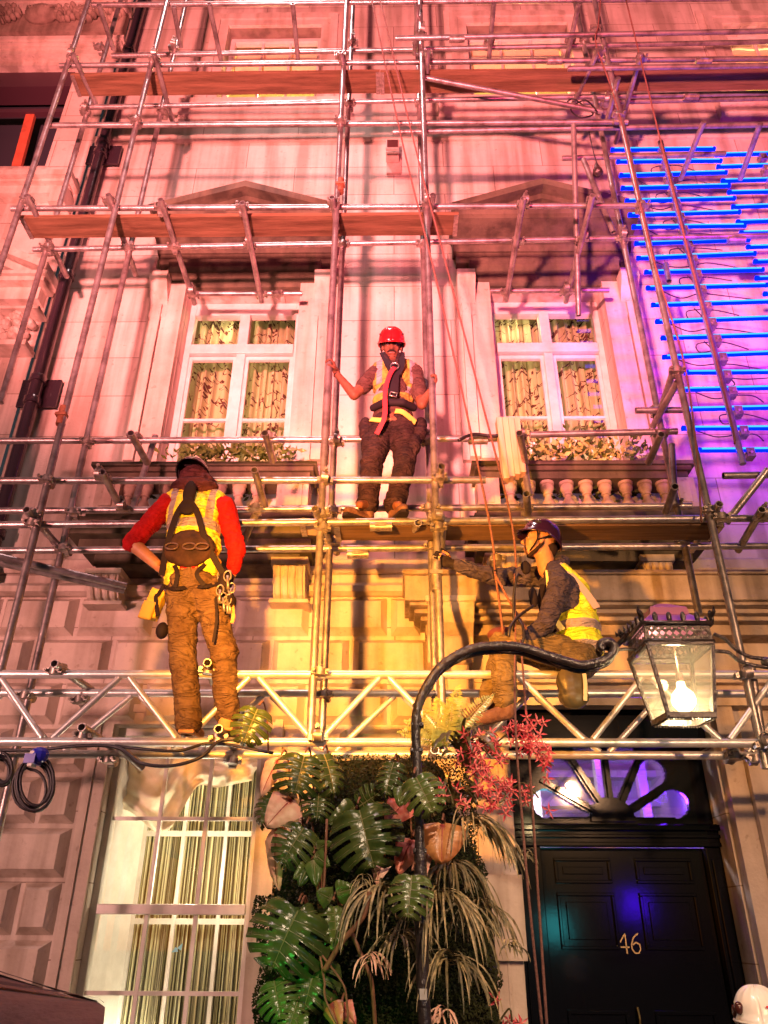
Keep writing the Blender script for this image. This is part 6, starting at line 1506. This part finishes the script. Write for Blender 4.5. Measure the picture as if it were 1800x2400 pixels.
for q in (aN, aF):
    g0 = q+Vector((.01, 0, -.07)); v = Vector((-.16, 0, -.045)); b = BL(); b.cap(q, g0, .055, .050); b.cap(g0, g0+v, .048, .038); b.done('boot', M['boot'], p, .009, 3, .006, .03)
b = BL(); b.ball(ws+Vector((.02, 0, -.0)), (.158, .185, .15)); b.ball(hip+Vector((.02, 0, .07)), (.165, .19, .12)); b.limb([ch+Vector((.07, 0, -.06)), ws], [.12, .14]); b.limb([nk+Vector((.08, -.10, -.04)), ch+Vector((.115, -.07, .05)), ch+Vector((.10, -.06, -.10))], [.038, .05, .09])
vm = vest_mat('yellow_vest_side', 0, 0, [(UZ(1471, DC-.15), UZ(1451, DC-.15)), (UZ(1520, DC-.15), UZ(1502, DC-.15))], None, 0, (.70, .74, .02), c2=(.78, .70, .04))
b.done('vest', vm, p, .009, 3, .018, .08)
strap([nk+Vector((-.02, -.12, -.06)), sN+Vector((-.07, -.02, -.06)), ch+Vector((-.12, -.14, -.12)), ws+Vector((-.10, -.16, -.06))], .036, .006, 'vest_edge', mat('vest_piping', (.72, .60, .20), .6), p)
strap([nk+Vector((.05, -.12, -.02)), nk+Vector((.10, -.13, -.08)), ch+Vector((.115, -.13, .0)), ws+Vector((.125, -.155, .08))], .045, .006, 'vest_edge', mat('vest_reflective', (.42, .30, .30), .5), p)
strap([ch+Vector((-.13, -.10, .06)), ch+Vector((-.155, -.08, -.06)), ws+Vector((-.14, -.1, -.06))], .05, .01, 'harness_strap', 'strap_black', p, (-1, -.5, 0))
b = BL(); b.ball(A(1232, 1330, DC-.08), (.035, .02, .05)); b.ball(A(1250, 1400, DC-.12), (.03, .02, .07)); b.ball(A(1160, 1340, DC-.05), (.018, .018, .06)); b.done('rope_grab', M['strap_black'], p, .007, 2, .012, .03)
m = MB(); m.tube(smooth_pts([A(1250, 1420, 4.3), A(1215, 1445, 4.25), A(1196, 1470, 4.2), A(1192, 1492, 4.2)]), .009, 8); m.tube(smooth_pts([A(1208, 1440, 4.28), A(1224, 1465, 4.22), A(1228, 1492, 4.2), A(1222, 1510, 4.2)]), .009, 8); m.tube(smooth_pts([A(1205, 1480, 4.25), A(1204, 1400, 4.25), A(1212, 1350, 4.25), A(1222, 1350, 4.3)]), .008, 8); m.build('rope_loop', M['cable'], p, smooth=True)
# pouch hanging under him
g_ = A(1342, 1612, DC-.14); pt = thing('hanging_pouch', 'rounded olive tool pouch with pale zip hanging below the seated climber', 'tool pouch', tuple(g_))
b = BL(); b.ball(g_+Vector((0, 0, .03)), (.095, .06, .10)); b.ball(g_+Vector((0, 0, -.05)), (.092, .06, .075)); b.done('pouch', mat('olive_pouch', (.12, .10, .05), .4, col2=(.08, .06, .035), scale=7), pt, .009, 4)
strap([g_+Vector((.055, -.055, .13)), g_+Vector((.062, -.062, .03)), g_+Vector((.05, -.058, -.09))], .022, .004, 'zip', mat('pale_zip', (.7, .6, .4), .6), pt)
strap([g_+Vector((-.03, 0, .22)), g_+Vector((-.02, 0, .11))], .02, .005, 'hanger', 'strap_black', pt); strap([g_+Vector((.04, 0, .22)), g_+Vector((.03, 0, .11))], .02, .005, 'hanger', 'strap_black', pt)
# white helmet at the bottom-right corner
HC = U(1783, 2392, 4.2); wh = thing('safety_helmet', 'white safety helmet with dark goggles strap and tiny red mark in the bottom right corner', 'helmet', tuple(HC))
wm_ = mat('white_helmet', (.85, .80, .72), .3, coat=.3)
ho, Pw = helmet(HC+Vector((0, 0, .0)), Vector((-.35, -1, 0)), (0, 0, 1), wm_, wh, 1.12, .02, False)
b = BL(); b.ball(Pw(.075, .07, .045), (.022, .02, .028)); b.ball(Pw(.092, .03, .03), (.016, .02, .03)); b.done('goggle_strap', mat('dark_red_lens', (.06, .015, .012), .25), wh, .006, 2)  # dark patch on the white shell
m = MB(); q = Pw(-.035, .108, .055); m.box(q+Vector((-.012, -.004, -.004)), q+Vector((.004, .0, .004))); m.box(q+Vector((.008, -.004, -.002)), q+Vector((.024, .0, .001))); m.build('red_mark', mat('red_ink', (.7, .02, .04), .5), wh)
m = MB(); m.tube([(HC.x, HC.y, .12), (HC.x, HC.y, HC.z+.05)], [.09, .06], 14); m.build('stand', M['iron'], wh)

for nm in ('dark_trousers', 'brown_trousers', 'khaki_trousers', 'grey_hoodie', 'red_shirt', 'brown_shirt', 'black_webbing', 'dark_hood', 'dark_pad', 'dark_hair', 'skin', 'yellow_vest_front', 'worn_boot', 'maroon_pad', 'dark_compost', 'scaffold_timber'):
    if nm in bpy.data.materials: bpy.data.materials[nm].node_tree.nodes['Principled BSDF'].inputs['Specular IOR Level'].default_value = .12

def creases(nm, sc=13, st=1.0, dist=.03):
    m = bpy.data.materials.get(nm)
    if not m: return
    n = m.node_tree; N = n.nodes; L = n.links; b = N['Principled BSDF']
    g = N.new('ShaderNodeNewGeometry'); mp = N.new('ShaderNodeMapping'); mp.inputs['Scale'].default_value = (.55, .55, 1.5); mp.inputs['Rotation'].default_value = (.2, .45, 0); L.new(g.outputs['Position'], mp.inputs[0])
    t = N.new('ShaderNodeTexNoise'); t.inputs['Scale'].default_value = sc; t.inputs['Detail'].default_value = 2.5; t.inputs['Distortion'].default_value = 1.4; L.new(mp.outputs[0], t.inputs['Vector'])
    s_ = N.new('ShaderNodeMath'); s_.operation = 'SUBTRACT'; s_.inputs[1].default_value = .5; L.new(t.outputs['Fac'], s_.inputs[0])
    a_ = N.new('ShaderNodeMath'); a_.operation = 'ABSOLUTE'; L.new(s_.outputs[0], a_.inputs[0])
    q = N.new('ShaderNodeMath'); q.operation = 'POWER'; q.inputs[1].default_value = .6; L.new(a_.outputs[0], q.inputs[0])
    bu = N.new('ShaderNodeBump'); bu.inputs['Strength'].default_value = st; bu.inputs['Distance'].default_value = dist; L.new(q.outputs[0], bu.inputs['Height']); L.new(bu.outputs[0], b.inputs['Normal'])
for nm in ('dark_trousers', 'brown_trousers', 'khaki_trousers', 'grey_hoodie', 'brown_shirt', 'dark_hood', 'yellow_vest_front', 'yellow_vest_back', 'yellow_vest_side'): creases(nm)
creases('red_shirt', 11, .6, .02)
bpy.data.materials['box_foliage'].node_tree.nodes['Principled BSDF'].inputs['Specular IOR Level'].default_value = .2
